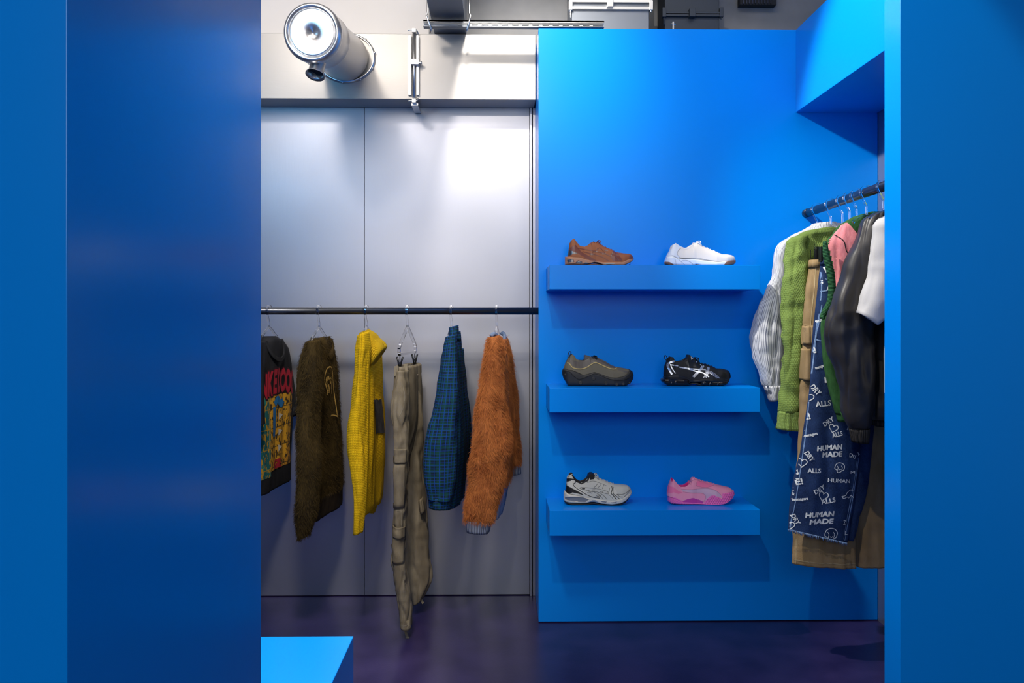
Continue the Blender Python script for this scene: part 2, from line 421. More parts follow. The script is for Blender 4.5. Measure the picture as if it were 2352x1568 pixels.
# ================================================================== hangers
def hanger(base, ang, kind, label, group, hook_at=None, width=.15, stem=.069, bar=.115):
    """clear hanger: base = centre of the rail, ang = direction of the shoulders about Z"""
    U = Vector((cos(ang), sin(ang), 0)); T = Vector((-sin(ang), cos(ang), 0)); rr = .0235
    t = thing('clear_hanger', label, 'hanger', base, group)
    def w(a, b): return Vector(base)+U*a+UP*b
    pts = []
    for i in range(17):
        a = radians(-15+215*i/16); pts.append(w(rr*cos(a), rr*sin(a)))
    # run down to the apex
    path = pts + [w(-.010, -rr*1.35), w(-.001, -.05), w(0, -stem)]
    m = MB(); m.sweep(path, T, .009, .005); m.build('hook', m_clear, t)
    m = MB()
    zb = -stem-bar
    if kind == 'clip':
        loop = [w(0, -stem), w(-.06, -stem-.035), w(-.125, -stem-.075), w(-.14, -stem-.09), w(-.14, zb+.008), w(-.132, zb), w(.132, zb), w(.14, zb+.008), w(.14, -stem-.09), w(.125, -stem-.075), w(.06, -stem-.035)]
        m.sweep(loop, T, .011, .011, closed=True)
    else:
        arc = [w(-width, zb), w(-width*.92, zb+bar*.25), w(-width*.66, -stem-bar*.48), w(-width*.2, -stem-bar*.13), w(0, -stem), w(width*.2, -stem-bar*.13), w(width*.66, -stem-bar*.48), w(width*.92, zb+bar*.25), w(width, zb)]
        m.sweep(arc, T, .007, .008)
    m.build('frame', m_clear, t)
    if kind == 'clip':
        for sx in (-.128, .128):
            c = MB(); c.tube([w(sx, zb+.004), w(sx, zb-.03)], .0018, 6)
            for s2 in (-1, 1):
                q = w(sx, zb-.03)+T*(.007*s2)
                c.tube([q+UP*.02+T*(.006*s2), q, q-UP*.03-T*(.005*s2)], .0042, 6)
            c.box(w(sx, zb-.036)-Vector((.004, .006, .004)), w(sx, zb-.036)+Vector((.004, .006, .004)))
            c.build('clip', m_black, t)
    return t

# ================================================================== garments
def cr(a, b, c, d, t):
    return b + (c-a)*(.5*t) + (a*2-b*5+c*4-d)*(.5*t*t) + (b*3-a-c*3+d)*(.5*t*t*t)
def fbm(p, o=3):
    s = 0; a = 1
    for _ in range(o):
        s += a*noise.noise(p); p = p*2.1+Vector((3.1, 1.7, 5.3)); a *= .5
    return s
class Piece(MB): pass
def slab(rings, D=3.5, ry=.1, tilt=0, n=72, step=.012, fold=.008, kx=28, kz=3.0, wr=0, wk=16, seed=0, e=.85, flat=False, top=True, bottom=True, sag=0, crease=.005, mi=0, mb=None, hollow=.04, taper=True):
    """soft tube whose two outer edges pass through the given photo points.
       ring = (xl, yl, xr, yr[, ry[, D]])"""
    K = []
    for r in rings:
        rry = r[4] if len(r) > 4 and r[4] is not None else ry; rD = r[5] if len(r) > 5 else D
        L = at(r[0], r[1], rD); R_ = at(r[2], r[3], rD)
        K.append([(L+R_)/2, (R_-L)/2, rry])
    rows = []
    for i in range(len(K)-1):
        a, b, c, d = K[max(i-1, 0)], K[i], K[i+1], K[min(i+2, len(K)-1)]
        ns = max(1, int(round((c[0]-b[0]).length/step)))
        for k in range(ns):
            t = k/ns
            rows.append([cr(a[j], b[j], c[j], d[j], t) for j in range(2)]+[b[2]+(c[2]-b[2])*t])
    rows.append(K[-1])
    e2h = Vector((sin(tilt), cos(tilt), 0)); vs = []; uvs = []; v = 0
    per = sum(2*pi*sqrt((r[1].length**2+r[2]**2)/2) for r in rows)/len(rows)
    sd = Vector((seed*7.3, seed*3.1, seed*1.9)); SG = lambda x, p: math.copysign(abs(x)**p, x)
    def ring(c, e1, r2, v, sc=1.0, dz=0, noisy=True):
        h1 = e1.length; e1h = e1.normalized() if h1 > 1e-6 else Vector((1, 0, 0))
        for k in range(n+1):
            th = pi/2+2*pi*k/n+.0001
            cx, sx = SG(cos(th), e), SG(sin(th), e)
            p = c + e1*cx*sc + e2h*(r2*sx*sc)
            N = (e1h*(cos(th)/max(h1, .004)) + e2h*(sin(th)/max(r2, .004))).normalized()
            if noisy and fold:
                q = Vector((p.x*kx, p.y*kx, p.z*kz))+sd
                d = fold*fbm(q, 2)
                d -= crease*max(0, 1-abs(fbm(q*.8+Vector((5, 5, 5)), 2))*5)
                if wr:
                    q = Vector((p.x*wk*.6, p.y*wk*.6, p.z*wk))+sd*2
                    d += wr*(abs(noise.noise(q))*-2+.6)
                d *= min(1, .25+2.2*min(h1, r2)/.05) if taper else 1
                # keep the outline: push mostly along the camera axis
                p = p + N*d
            if sag: p.z -= sag*max(0, -sin(th))*sc*(1-abs(cos(th)))
            p.z += dz
            vs.append(p); uvs.append((per*k/n, v))
    for i, (c, e1, r2) in enumerate(rows):
        if i: v += (c-rows[i-1][0]).length
        sg = sag
        if sag and i < len(rows)-6: sag_ = 0
        ring(c, e1, r2, v)
    if sag:
        pass
    nr = len(rows)
    if bottom:
        c, e1, r2 = rows[-1]
        ring(c, e1, r2, v+.004, .94); ring(c, e1, r2, v+.05, .86, hollow); nr += 2
    if top:
        c, e1, r2 = rows[0]
        pre = []; base_v = len(vs)
        ring(c, e1, r2, -.004, .9, -.002); ring(c, e1, r2, -.03, .8, -.03)
    fs = []
    W = n+1
    for i in range(nr-1):
        for k in range(n): fs.append((i*W+k, i*W+k+1, (i+1)*W+k+1, (i+1)*W+k))
    if bottom: fs.append(tuple((nr-1)*W+k for k in range(n)))
    if top:
        a0 = nr*W; a1 = a0+W
        for k in range(n):
            fs.append((a0+k, a0+k+1, k+1, k)); fs.append((a1+k, a1+k+1, a0+k+1, a0+k))
        fs.append(tuple(a1+k for k in range(n))[::-1])
    fs = [tuple(f)[::-1] for f in fs]
    m = mb or MB(); m.add(vs, fs, mi, uvs); m.rows = rows
    return m
def fur(mb, count, length, wid, seed=1, down=1.2, mi=0, ymax=None):
    rnd = random.Random(seed); faces = [i for i, f in enumerate(mb.f) if len(f) == 4]
    ar = []
    for i in faces:
        f = mb.f[i]; ar.append(((mb.v[f[2]]-mb.v[f[0]]).cross(mb.v[f[3]]-mb.v[f[1]])).length)
    pick = rnd.choices(faces, ar, k=count); vs = []; fs = []; uvs = []
    for i in pick:
        f = mb.f[i]; a, b, c, d = [mb.v[k] for k in f]; s, t = rnd.random(), rnd.random()
        p = (a*(1-s)+b*s)*(1-t)+(d*(1-s)+c*s)*t
        N = (c-a).cross(d-b); 
        if N.length < 1e-9: continue
        N.normalize()
        sw = Vector((noise.noise(p*14), noise.noise(p*14+Vector((9, 2, 1))), noise.noise(p*14+Vector((4, 7, 3)))))
        dr = (N*rnd.uniform(.25, .8)-UP*down*rnd.uniform(.5, 1)+sw*1.0+Vector((rnd.gauss(0, .25), rnd.gauss(0, .25), rnd.gauss(0, .25)))).normalized()
        sd = dr.cross(Vector((0, 1, 0)))
        sd = sd.normalized()*wid/2 if sd.length > 1e-3 else Vector((wid/2, 0, 0))
        Ln = length*rnd.uniform(.5, 1.25); k = len(vs); mid = p+dr*Ln*.55+N*.0015; tip = p+dr*Ln-UP*Ln*.18
        vs += [p-sd, p+sd, mid+sd*.8, mid-sd*.8, tip]; fs += [(k, k+1, k+2, k+3), (k+3, k+2, k+4)]
        u = (rnd.random()*3, rnd.random()*3); uvs += [u]*5
    mb.add(vs, fs, mi, uvs)
    return mb

# --- garment materials
m_mohair = M('orange_mohair', (.5, .15, .03), .8, 0, .2)

_n = noisecol(m_mohair, (.20, .042, .010), (.64, .22, .055), 9, 'UV', lo=.25, hi=.75)
_o = nd(m_mohair, 'ShaderNodeTexNoise'); _o.inputs['Scale'].default_value = 22; lk(m_mohair, coords(m_mohair), _o.inputs['Vector'])
_r = [x for x in m_mohair.node_tree.nodes if x.type == 'VALTORGB'][0]
lk(m_mohair, math_(m_mohair, 'ADD', math_(m_mohair, 'MULTIPLY', _n.outputs[0], .55), math_(m_mohair, 'MULTIPLY', _o.outputs[0], .45)), _r.inputs[0])

m_brownfur = M('brown_mohair', (.07, .045, .012), .85, 0, .15)
noisecol(m_brownfur, (.016, .010, .003), (.075, .047, .012), 9, 'UV')
m_browndark = cloth('dark_brown_rib', (.016, .010, .006), (.035, .022, .010), 80)
m_greyrib = knit('grey_rib', (.26, .29, .36), (.09, .10, .14), 130, 0, .9, .002)
m_bluerib = cloth('blue_grey_neckband', (.16, .22, .34), (.24, .31, .44), 90)
m_yellow = knit('yellow_knit', (.92, .58, .01), (.60, .32, .004), 200, 150, .8, .0018)
m_yellow2 = knit('yellow_rib', (.86, .56, .02), (.45, .24, .005), 210, 0, .9, .002)
m_green = knit('lime_knit', (.27, .38, .10), (.14, .21, .04), 190, 140, .8, .0018, 60)
m_green2 = knit('lime_knit_hem', (.29, .40, .11), (.16, .24, .05), 150, 200, .8, .0018)
m_tee = cloth('black_jersey', (.009, .009, .010), (.018, .018, .020), 30, .85, .25)
m_khaki = cloth('olive_grey_cotton', (.15, .118, .072), (.25, .205, .135), 22, .85, .5)
m_khaki_s = cloth('olive_grey_seam', (.20, .165, .11), (.27, .23, .16), 60, .85, .5)
m_tan = cloth('tan_canvas', (.30, .20, .09), (.38, .26, .13), 25, .85, .5)
m_tan_s = cloth('tan_stitching', (.44, .32, .17), (.5, .38, .2), 90)
m_brownleg = cloth('brown_canvas', (.085, .055, .03), (.13, .085, .045), 18)
m_lining = cloth('cream_lining', (.62, .5, .38), (.72, .6, .46), 50)
m_vest = cloth('bottle_green_knit', (.022, .085, .022), (.04, .13, .035), 90, .9, .5)
m_pink = cloth('pink_knit', (.72, .22, .24), (.85, .30, .31), 120, .9, .4)
m_vrib = knit('green_rib', (.05, .18, .07), (.006, .03, .012), 0, 190, 1, .003)
m_vest_line = M('black_yarn', (.01, .01, .01), .9)
m_jacket = M('charcoal_satin', (.026, .023, .021), .42, 0, .5); noisecol(m_jacket, (.022, .019, .017), (.032, .028, .025), 12)
m_jackrib = knit('charcoal_rib', (.05, .045, .042), (.015, .014, .013), 200, 0, .9, .002)
m_white_t = cloth('white_jersey', (.52, .50, .47), (.58, .56, .53), 20, .85, .2)
m_patch = cloth('charcoal_felt_patch', (.035, .032, .035), (.07, .065, .065), 60, .95, .8)
m_gold = M('gold_yarn', (.55, .33, .07), .8); noisecol(m_gold, (.30, .17, .03), (.68, .44, .12), 200)
# plaid
def plaid():
    m = M('blue_green_check', (.01, .05, .12), .8, 0, .2); uv = coords(m, 'UV'); sp = nd(m, 'ShaderNodeSeparateXYZ'); lk(m, uv, sp.inputs[0])
    def band(src, per, off, wd):
        f = math_(m, 'FRACT', math_(m, 'ADD', math_(m, 'MULTIPLY', src, 1/per), off)); return math_(m, 'LESS_THAN', f, wd)
    u, v = sp.outputs[0], sp.outputs[1]
    c = mix(m, .5, (.004, .018, .035), (.004, .014, .028))
    c = mix(m, math_(m, 'MULTIPLY', band(v, .024, .3, .42), .75), c, (.005, .05, .05))
    c = mix(m, math_(m, 'MULTIPLY', band(u, .028, .25, .42), .6), c, (.006, .06, .042))
    c = mix(m, band(u, .014, 0, .13), c, (.006, .05, .27)); c = mix(m, band(v, .012, 0, .13), c, (.008, .058, .29))
    lk(m, c, P(m).inputs['Base Color']); pass
    n = nd(m, 'ShaderNodeTexNoise'); n.inputs['Scale'].default_value = 400; lk(m, coords(m), n.inputs['Vector']); bump(m, n.outputs[0], .4, .001); return m
m_plaid = plaid()
def stripes():
    m = M('grey_white_stripe', (.7, .7, .72), .8, 0, .2); sp = nd(m, 'ShaderNodeSeparateXYZ'); lk(m, coords(m, 'UV'), sp.inputs[0])
    f = math_(m, 'FRACT', math_(m, 'MULTIPLY', sp.outputs[0], 165.)); b = math_(m, 'LESS_THAN', f, .33)
    f2 = math_(m, 'FRACT', math_(m, 'MULTIPLY', sp.outputs[0], 165/4.)); b2 = math_(m, 'LESS_THAN', f2, .1)
    c = mix(m, b, (.74, .74, .75), (.30, .31, .36)); c = mix(m, b2, c, (.16, .17, .22)); lk(m, c, P(m).inputs['Base Color']); return m
m_stripe = stripes()
def denim():
    m = M('dark_denim', (.02, .05, .16), .85, 0, .2); v = coords(m, 'UV', (1, 1, 1))
    n = nd(m, 'ShaderNodeTexNoise'); n.inputs['Scale'].default_value = 1; n.inputs['Detail'].default_value = 4
    lk(m, coords(m, 'UV', (900, 120, 1)), n.inputs['Vector'])
    n2 = nd(m, 'ShaderNodeTexNoise'); n2.inputs['Scale'].default_value = 14; lk(m, coords(m), n2.inputs['Vector'])
    f = math_(m, 'ADD', math_(m, 'MULTIPLY', n.outputs[0], .8), math_(m, 'MULTIPLY', n2.outputs[0], .6))
    r = nd(m, 'ShaderNodeValToRGB'); r.color_ramp.elements[0].position = .5; r.color_ramp.elements[1].position = .95
    r.color_ramp.elements[0].color = (.006, .015, .055, 1); r.color_ramp.elements[1].color = (.03, .068, .18, 1)
    lk(m, f, r.inputs[0]); lk(m, r.outputs[0], P(m).inputs['Base Color']); bump(m, n.outputs[0], .4, .001); return m
m_denim = denim()
m_denim_s = cloth('faded_denim_seam', (.12, .22, .42), (.25, .36, .55), 300)
m_print = M('off_white_print', (.80, .82, .80), .7)

# --- printing on a surface
def onto(bvh, o, d, lift):
    h = bvh.ray_cast(o, d, 3)
    return (h[0]-d*lift) if h[0] is not None else None
def text2d(body, bold=.03, shear=0):
    if 'M' in body and bold > 0:      # thicken by small shifts; the outline offset breaks the inner point of an M
        v0, f0 = text2d(body, 0, shear); vs = []; fs = []
        for dx, dy in ((-bold, 0), (bold, 0), (0, bold*.8), (0, -bold*.8)):
            k = len(vs); vs += [(a+dx, b+dy) for a, b in v0]; fs += [tuple(i+k for i in f) for f in f0]
        return vs, fs
    c = bpy.data.curves.new('t', 'FONT'); c.body = body; c.size = 1; c.offset = bold; c.shear = shear; c.resolution_u = 3; c.align_x = 'CENTER'; c.align_y = 'CENTER'
    o = bpy.data.objects.new('t', c); C.objects.link(o); dg = bpy.context.evaluated_depsgraph_get()
    me = bpy.data.meshes.new_from_object(o.evaluated_get(dg)); bpy.data.objects.remove(o)
    bm = bmesh.new(); bm.from_mesh(me); bmesh.ops.remove_doubles(bm, verts=bm.verts, dist=1e-4); bmesh.ops.triangulate(bm, faces=bm.faces[:])
    for _ in range(3):
        es = [e for e in bm.edges if e.calc_length() > .22]
        if not es: break
        bmesh.ops.subdivide_edges(bm, edges=es, cuts=1, use_grid_fill=False)
        bmesh.ops.triangulate(bm, faces=[f for f in bm.faces if len(f.verts) > 3])
    vs = [(v.co.x, v.co.y) for v in bm.verts]; bm.verts.index_update(); fs = [tuple(v.index for v in f.verts) for f in bm.faces]; bm.free()
    return vs, fs
def print2d(mb, vs, fs, bvh, org, U, V, d, lift=.0016, mi=0):
    """lay a flat design (vs in metres along U,V) on the surface hit along d"""
    P_ = [onto(bvh, org+U*a+V*b-d*.6, d, lift) for a, b in vs]
    idx = {}; nv = []; nf = []
    for f in fs:
        if any(P_[k] is None for k in f): continue
        q = [P_[k] for k in f]
        if max((q[i]-q[i-1]).length for i in range(len(q))) > .05: continue
        g = []
        for k in f:
            if k not in idx: idx[k] = len(nv); nv.append(P_[k])
            g.append(idx[k])
        nf.append(g)
    mb.add(nv, nf, mi, smooth=False)
def ribbon2d(pts, wd, closed=False, step=None):
    pts = [Vector((p[0], p[1])) for p in pts]
    if closed: pts = pts+[pts[0]]
    out = [pts[0]]; L = step or wd
    for a, b in zip(pts, pts[1:]):
        n = max(1, int((b-a).length/L))
        for i in range(1, n+1): out.append(a+(b-a)*i/n)
    vs = []; fs = []
    for i, p in enumerate(out):
        t = out[min(i+1, len(out)-1)]-out[max(i-1, 0)]
        if closed and i in (0, len(out)-1): t = out[1]-out[-2]
        t = t.normalized() if t.length > 0 else Vector((1, 0)); nrm = Vector((-t.y, t.x))*wd/2
        vs += [tuple(p-nrm), tuple(p+nrm)]
        if i: fs.append((2*i-2, 2*i, 2*i+1, 2*i-1))
    return vs, fs
def smooth(pts, n=6, closed=False):
    P_ = [Vector(p) for p in pts]; N = len(P_); out = []
    for i in range(N if closed else N-1):
        if closed: a, b, c, d = P_[i-1], P_[i], P_[(i+1) % N], P_[(i+2) % N]
        else: a, b, c, d = P_[max(i-1, 0)], P_[i], P_[i+1], P_[min(i+2, N-1)]
        for k in range(n): out.append(cr(a, b, c, d, k/n))
    if not closed: out.append(P_[-1])
    return out
def px2(D, pts):
    """photo points to x,z at distance D"""
    return [(at(p[0], p[1], D).x, at(p[0], p[1], D).z) for p in pts]
def stitch(mb, D, pts, bvh, wd=.0025, mi=0, lift=.0015):
    vs, fs = ribbon2d([p for p in smooth([Vector(q) for q in px2(D, pts)], 4)], wd, step=.006)
    print2d(mb, vs, fs, bvh, Vector((0, D, 0)), Vector((1, 0, 0)), UP, Vector((0, 1, 0)), lift, mi)
YAX = Vector((0, 1, 0)); XAX = Vector((1, 0, 0))

TL = radians(8)        # the hangers on the left rail are turned a little
GL = 'clear hangers on the left rail'
def left_hanger(px, kind, label):
    c = at(px, 714, 3.52); return hanger((c.x, 3.52, RZ), pi/2-TL, kind, label, GL)
for px, k, l in ((618, 'top', 'clear hanger carrying the black printed t-shirt beside the near blue wall'),
                 (733, 'top', 'clear hanger carrying the dark brown fuzzy sweater on the left rail'),
                 (842, 'top', 'clear hanger carrying the yellow knitted sweater on the left rail'),
                 (936, 'clip', 'clear clip hanger with black clips holding the olive cargo trousers'),
                 (1037, 'top', 'clear hanger carrying the blue and green checked shirt'),
                 (1141, 'top', 'clear hanger carrying the orange mohair sweater beside the blue wall')):
    left_hanger(px, k, l)

# ------------------------------------------------ black t-shirt
c0 = at(618, 714, 3.52)
tee = thing('printed_t_shirt', 'black t-shirt with red lettering and yellow comic print, leftmost on the left rail', 't-shirt', (c0.x, 3.52, .6), 'garments on the left rail')
b = slab([(605,772,632,772,.05),(598,780,640,780,.08),(596,800,640,800,.17),(598,840,638,840,.22),(600,900,636,900,.235),(602,1000,634,1000,.24),(603,1080,634,1080,.235),(604,1122,632,1122,.235)], 3.53, tilt=TL, fold=.016, kx=9, kz=1.6, seed=2)
body = b.build('body', m_tee, tee); bb = b.bvh()
s = slab([(626,784,642,778,.05),(640,810,655,806,.06),(648,870,666,862,.07),(655,930,676,926,.07),(660,962,679,952,.07)], 3.78, tilt=TL, fold=.008, seed=4)
s.build('sleeve', m_tee, tee)
s = slab([(560,790,606,784,.05),(545,860,604,850,.06),(540,930,604,950,.07),(548,985,604,975,.07)], 3.27, tilt=TL, fold=.008, seed=5)
s.build('sleeve', m_tee, tee)
k = MB(); cc = Vector((c0.x+.012, 3.52, at(618, 781, 3.5).z))
pts = []
for i in range(25):
    t = pi*i/24; pts.append(cc+Vector((sin(TL), cos(TL), 0))*(.085*cos(t))+UP*(-.085*sin(t)**.8)+XAX*(.012+.024*sin(t)))
k.sweep(pts, XAX, .006, .018); k.build('neckband', m_tee, tee, .002)
# print on the front, which faces right
def m_comic(col1, col2, ink):
    m = M('comic_print', col1, .7); v = coords(m, 'Object', (1, 26, 16)); vr = nd(m, 'ShaderNodeTexVoronoi'); vr.distance = 'CHEBYCHEV'; vr.inputs['Scale'].default_value = 1.0; vr.feature = 'DISTANCE_TO_EDGE'
    lk(m, v, vr.inputs['Vector']); n = nd(m, 'ShaderNodeTexNoise'); n.inputs['Scale'].default_value = 70; n.inputs['Detail'].default_value = 3; lk(m, coords(m, 'Object', (1, 1, .7)), n.inputs['Vector'])
    a = math_(m, 'GREATER_THAN', n.outputs[0], .56); n3 = nd(m, 'ShaderNodeTexNoise'); n3.inputs['Scale'].default_value = 9; lk(m, coords(m), n3.inputs['Vector'])
    c = mix(m, math_(m, 'GREATER_THAN', n3.outputs[0], .6), col1, col2); c = mix(m, a, c, ink)
    br = nd(m, 'ShaderNodeTexBrick'); br.offset = 0; br.inputs['Scale'].default_value = 1; br.inputs['Mortar Size'].default_value = .0018; br.inputs['Brick Width'].default_value = .075; br.inputs['Row Height'].default_value = .085
    mp = nd(m, 'ShaderNodeMapping'); tc = nd(m, 'ShaderNodeTexCoord'); mp.inputs['Rotation'].default_value = (0, pi/2, pi/2); lk(m, tc.outputs['UV'], br.inputs['Vector'])
    c = mix(m, br.outputs['Fac'], c, ink); lk(m, c, P(m).inputs['Base Color']); return m
m_cy = m_comic((.72, .36, .02), (.55, .25, .02), (.05, .03, .01)); m_ct = m_comic((.01, .13, .13), (.02, .2, .17), (.55, .3, .02))
m_red = M('red_print', (.42, .012, .03), .7); m_pblue = M('blue_print', (.015, .2, .5), .7); m_pwhite = M('cream_print', (.75, .68, .55), .7); m_ink = M('black_print', (.008, .008, .01), .7)
m_redd = M('dark_outline_print', (.03, .003, .008), .7)
Zt = at(640, 905, 3.55).z; Zb = at(640, 1068, 3.62).z; OX = Vector((c0.x, 0, 0)); DX = Vector((-1, 0, 0))
def grid(y0, y1, z0, z1, step=.01):
    ny = max(1, int((y1-y0)/step)); nz = max(1, int((z1-z0)/step)); vs = []; fs = []
    for i in range(ny+1):
        for j in range(nz+1): vs.append((y0+(y1-y0)*i/ny, z0+(z1-z0)*j/nz))
    for i in range(ny):
        for j in range(nz):
            a = i*(nz+1)+j; fs.append((a, a+nz+1, a+nz+2, a+1))
    return vs, fs
def uvbuild(mb):
    mb.uv = [[(mb.v[k].y, mb.v[k].z) for k in f] for f in mb.f]
k = MB(); vs, fs = grid(3.33, 3.46, Zb-.02, Zt); print2d(k, vs, fs, bb, OX, YAX, UP, DX, .0012, 0); vs, fs = grid(3.46, 3.70, Zb, Zt); print2d(k, vs, fs, bb, OX, YAX, UP, DX, .0012, 1); uvbuild(k)
pr = k.build('comic_panel', [m_ct, m_cy], body)
k = MB(); word = 'NKEDOOG'
for i, ch in enumerate(word):
    vs, fs = text2d(ch, .055); y = 3.405+.047*i; zc_ = at(640, 885, 3.55).z+.018*sin(pi*i/6)
    vs2 = [(a*.062+y, (b_*.135)+zc_) for a, b_ in vs]; print2d(k, vs2, fs, bb, OX, YAX, UP, DX, .003, 0)
    vs, fs = text2d(ch, .11); vs2 = [(a*.062+y, (b_*.135)+zc_) for a, b_ in vs]; print2d(k, vs2, fs, bb, OX, YAX, UP, DX, .002, 1)
k.build('red_lettering', [m_red, m_redd], body)
k = MB(); n_ = 20; zt_ = Zt-.03
for (pts, wd, mi, lf) in (
    ([(3.50, Zt-.04), (3.53, Zt-.02), (3.575, Zt-.045), (3.60, Zt-.03)], .05, 1, .0022),
    ([(3.50, Zt-.04), (3.53, Zt-.02), (3.575, Zt-.045), (3.60, Zt-.03)], .032, 0, .003),
    ([(3.50, Zt-.05), (3.505, Zt-.12), (3.51, Zt-.19)], .06, 1, .0022), ([(3.495, Zt-.05), (3.498, Zt-.12), (3.50, Zt-.18)], .035, 0, .003),
    ([(3.535, Zt-.08), (3.56, Zt-.16), (3.55, Zt-.24), (3.53, Zt-.30)], .055, 1, .0024)):
    vs, fs = ribbon2d(smooth(pts, 6), wd, step=.008); print2d(k, vs, fs, bb, OX, YAX, UP, DX, lf, mi)
for zz in (Zt-.095, Zt-.165, Zt-.235):
    print2d(k, [(3.54, zz-.028), (3.62, zz), (3.54, zz+.024)], [(0, 1, 2)], bb, OX, YAX, UP, DX, .003, 1)
    print2d(k, [(3.55, zz-.018), (3.595, zz), (3.55, zz+.014)], [(0, 1, 2)], bb, OX, YAX, UP, DX, .0038, 2)
vs, fs = text2d('GE', .06); print2d(k, [(a*.06+3.54, b_*.05+Zb+.02) for a, b_ in vs], fs, bb, OX, YAX, UP, DX, .003, 3)
k.build('print_motif', [m_pblue, m_ink, m_pwhite, m_red], body)

# ------------------------------------------------ brown mohair sweater
c0 = at(733, 714, 3.52)
g = thing('mohair_sweater', 'dark brown fuzzy sweater with gold embroidered figure, second on the left rail', 'sweater', (c0.x, 3.52, .6), 'garments on the left rail')
b = slab([(718,778,742,774,.07),(716,786,748,784,.12),(714,810,752,808,.18),(717,860,756,860,.205),(720,950,758,950,.21),(724,1040,762,1040,.21),(728,1110,764,1110,.205),(730,1135,764,1135,.2)], 3.52, tilt=TL, fold=.02, kx=10, kz=1.5, seed=12)
bb = b.bvh(); fur(b, 16000, .014, .0009, 3); body = b.build('body', m_brownfur, g)
b = slab([(731,1132,763,1132,.2),(732,1165,762,1165,.198),(733,1178,761,1178,.19)], 3.52, tilt=TL, fold=.012, kx=10, kz=1.5, seed=12); b.build('hem_band', m_browndark, g)
s = slab([(706,784,734,780,.045),(700,812,738,808,.05),(696,850,740,850,.055),(690,930,736,930,.06),(683,985,734,985,.06),(686,1060,737,1060,.055),(687,1120,731,1120,.05),(683,1185,722,1180,.045),(685,1238,708,1228,.03)], 3.31, fold=.014, kx=14, kz=2, seed=13)
fur(s, 16000, .015, .0009, 4); s.build('sleeve', m_brownfur, g)
s = slab([(738,776,754,772,.04),(744,800,762,800,.05),(748,860,768,860,.05),(752,950,773,950,.05),(757,1040,777,1040,.05),(760,1110,779,1110,.045),(762,1150,778,1150,.04)], 3.71, fold=.008, seed=14)
fur(s, 6000, .014, .0009, 5); s.build('sleeve', m_brownfur, g)
k = MB(); cc = Vector((c0.x+.012, 3.52, at(733, 780, 3.5).z)); pts = []
for i in range(31):
    t = pi*i/30; pts.append(cc+Vector((sin(TL), cos(TL), 0))*(.075*cos(t))+UP*(-.07*max(0, sin(t)))+XAX*(.01+.02*sin(t)))
k.tube(pts, .011, 10); fur(k, 1200, .012, .001, 6); k.build('neckband', m_brownfur, g)
k = MB(); OX = Vector((c0.x, 0, 0)); zt_ = at(745, 835, 3.55).z
def yz(px, py):   # place on the right-facing front: distance from the column
    D = 3.52+(px-750)*.006; return (D, at(px, py, D).z)
for pts in ([(736,868),(739,848),(745,842),(751,850),(753,880),(755,910),(757,940),(758,958)], [(736,868),(737,880),(741,900)], [(747,956),(753,953),(760,957)]):
    vs, fs = ribbon2d(smooth([Vector(yz(*p)) for p in pts], 5), .0055, step=.005); print2d(k, vs, fs, bb, OX, YAX, UP, DX, .012)
rn = random.Random(4)
for i in range(34):
    a = rn.uniform(738, 751); q = rn.uniform(860, 896)
    if rn.random() < .12: q += 22
    vs, fs = ribbon2d([yz(a, q), yz(a+.6, q+rn.uniform(3, 10))], .006, step=.005); print2d(k, vs, fs, bb, OX, YAX, UP, DX, .012)
k.build('gold_embroidery', m_gold, body)

# ------------------------------------------------ yellow sweater
c0 = at(842, 714, 3.52)
g = thing('knitted_sweater', 'bright yellow chunky knit sweater with folded collar and dark chest patch', 'sweater', (c0.x, 3.52, .6), 'garments on the left rail')
b = slab([(830,772,858,772,.08),(830,800,864,800,.15),(832,850,864,850,.19),(834,930,868,930,.2),(836,1010,871,1010,.2),(838,1080,870,1080,.2),(840,1150,866,1150,.19),(841,1168,862,1166,.18)], 3.51, tilt=TL*.7, fold=.014, kx=10, kz=1.5, seed=22)
bb = b.bvh(); body = b.build('body', m_yellow, g)
s = slab([(822,770,842,762,.04),(819,800,846,800,.05),(817,850,842,850,.055),(808,920,843,920,.06),(798,965,843,965,.06),(796,1020,844,1020,.055),(806,1080,843,1080,.05),(813,1130,841,1130,.045),(815,1180,837,1180,.04),(815,1225,832,1221,.03)], 3.31, fold=.012, kx=16, kz=2, seed=23)
s.build('sleeve', m_yellow, g)
s = slab([(850,790,872,790,.04),(856,850,874,850,.05),(860,930,881,930,.05),(862,990,883,990,.05),(858,1060,884,1060,.05),(850,1110,878,1110,.045),(844,1160,869,1150,.04),(840,1168,860,1178,.035)], 3.69, fold=.008, seed=24)
s.build('sleeve', m_yellow, g)
s = slab([(824,766,846,757,.05),(826,778,862,766,.07),(832,800,876,780,.08),(842,826,884,788,.085),(851,845,888,796,.08)], 3.44, fold=.006, kx=18, kz=18, seed=25, hollow=.0, e=.75)
s.build('folded_collar', m_yellow2, g)
k = MB(); OX = Vector((c0.x, 0, 0))
def yz(px, py):
    D = 3.50+(px-860)*.0085; return (D, at(px, py, D).z)
q = [yz(849, 918), yz(866, 917), yz(869, 994), yz(855, 996)]
vs = []; fs = []
for i in range(9):
    for j in range(17):
        s_, t_ = i/8, j/16; p = (Vector(q[0])*(1-s_)+Vector(q[1])*s_)*(1-t_)+(Vector(q[3])*(1-s_)+Vector(q[2])*s_)*t_
        p += Vector((noise.noise(Vector((i*.9, j*.9, 0))), noise.noise(Vector((i*.9, j*.9, 5)))))*.005; vs.append(tuple(p))
for i in range(8):
    for j in range(16): fs.append((i*17+j, (i+1)*17+j, (i+1)*17+j+1, i*17+j+1))
print2d(k, vs, fs, bb, OX, YAX, UP, DX, .004); k.build('chest_patch', m_patch, body)

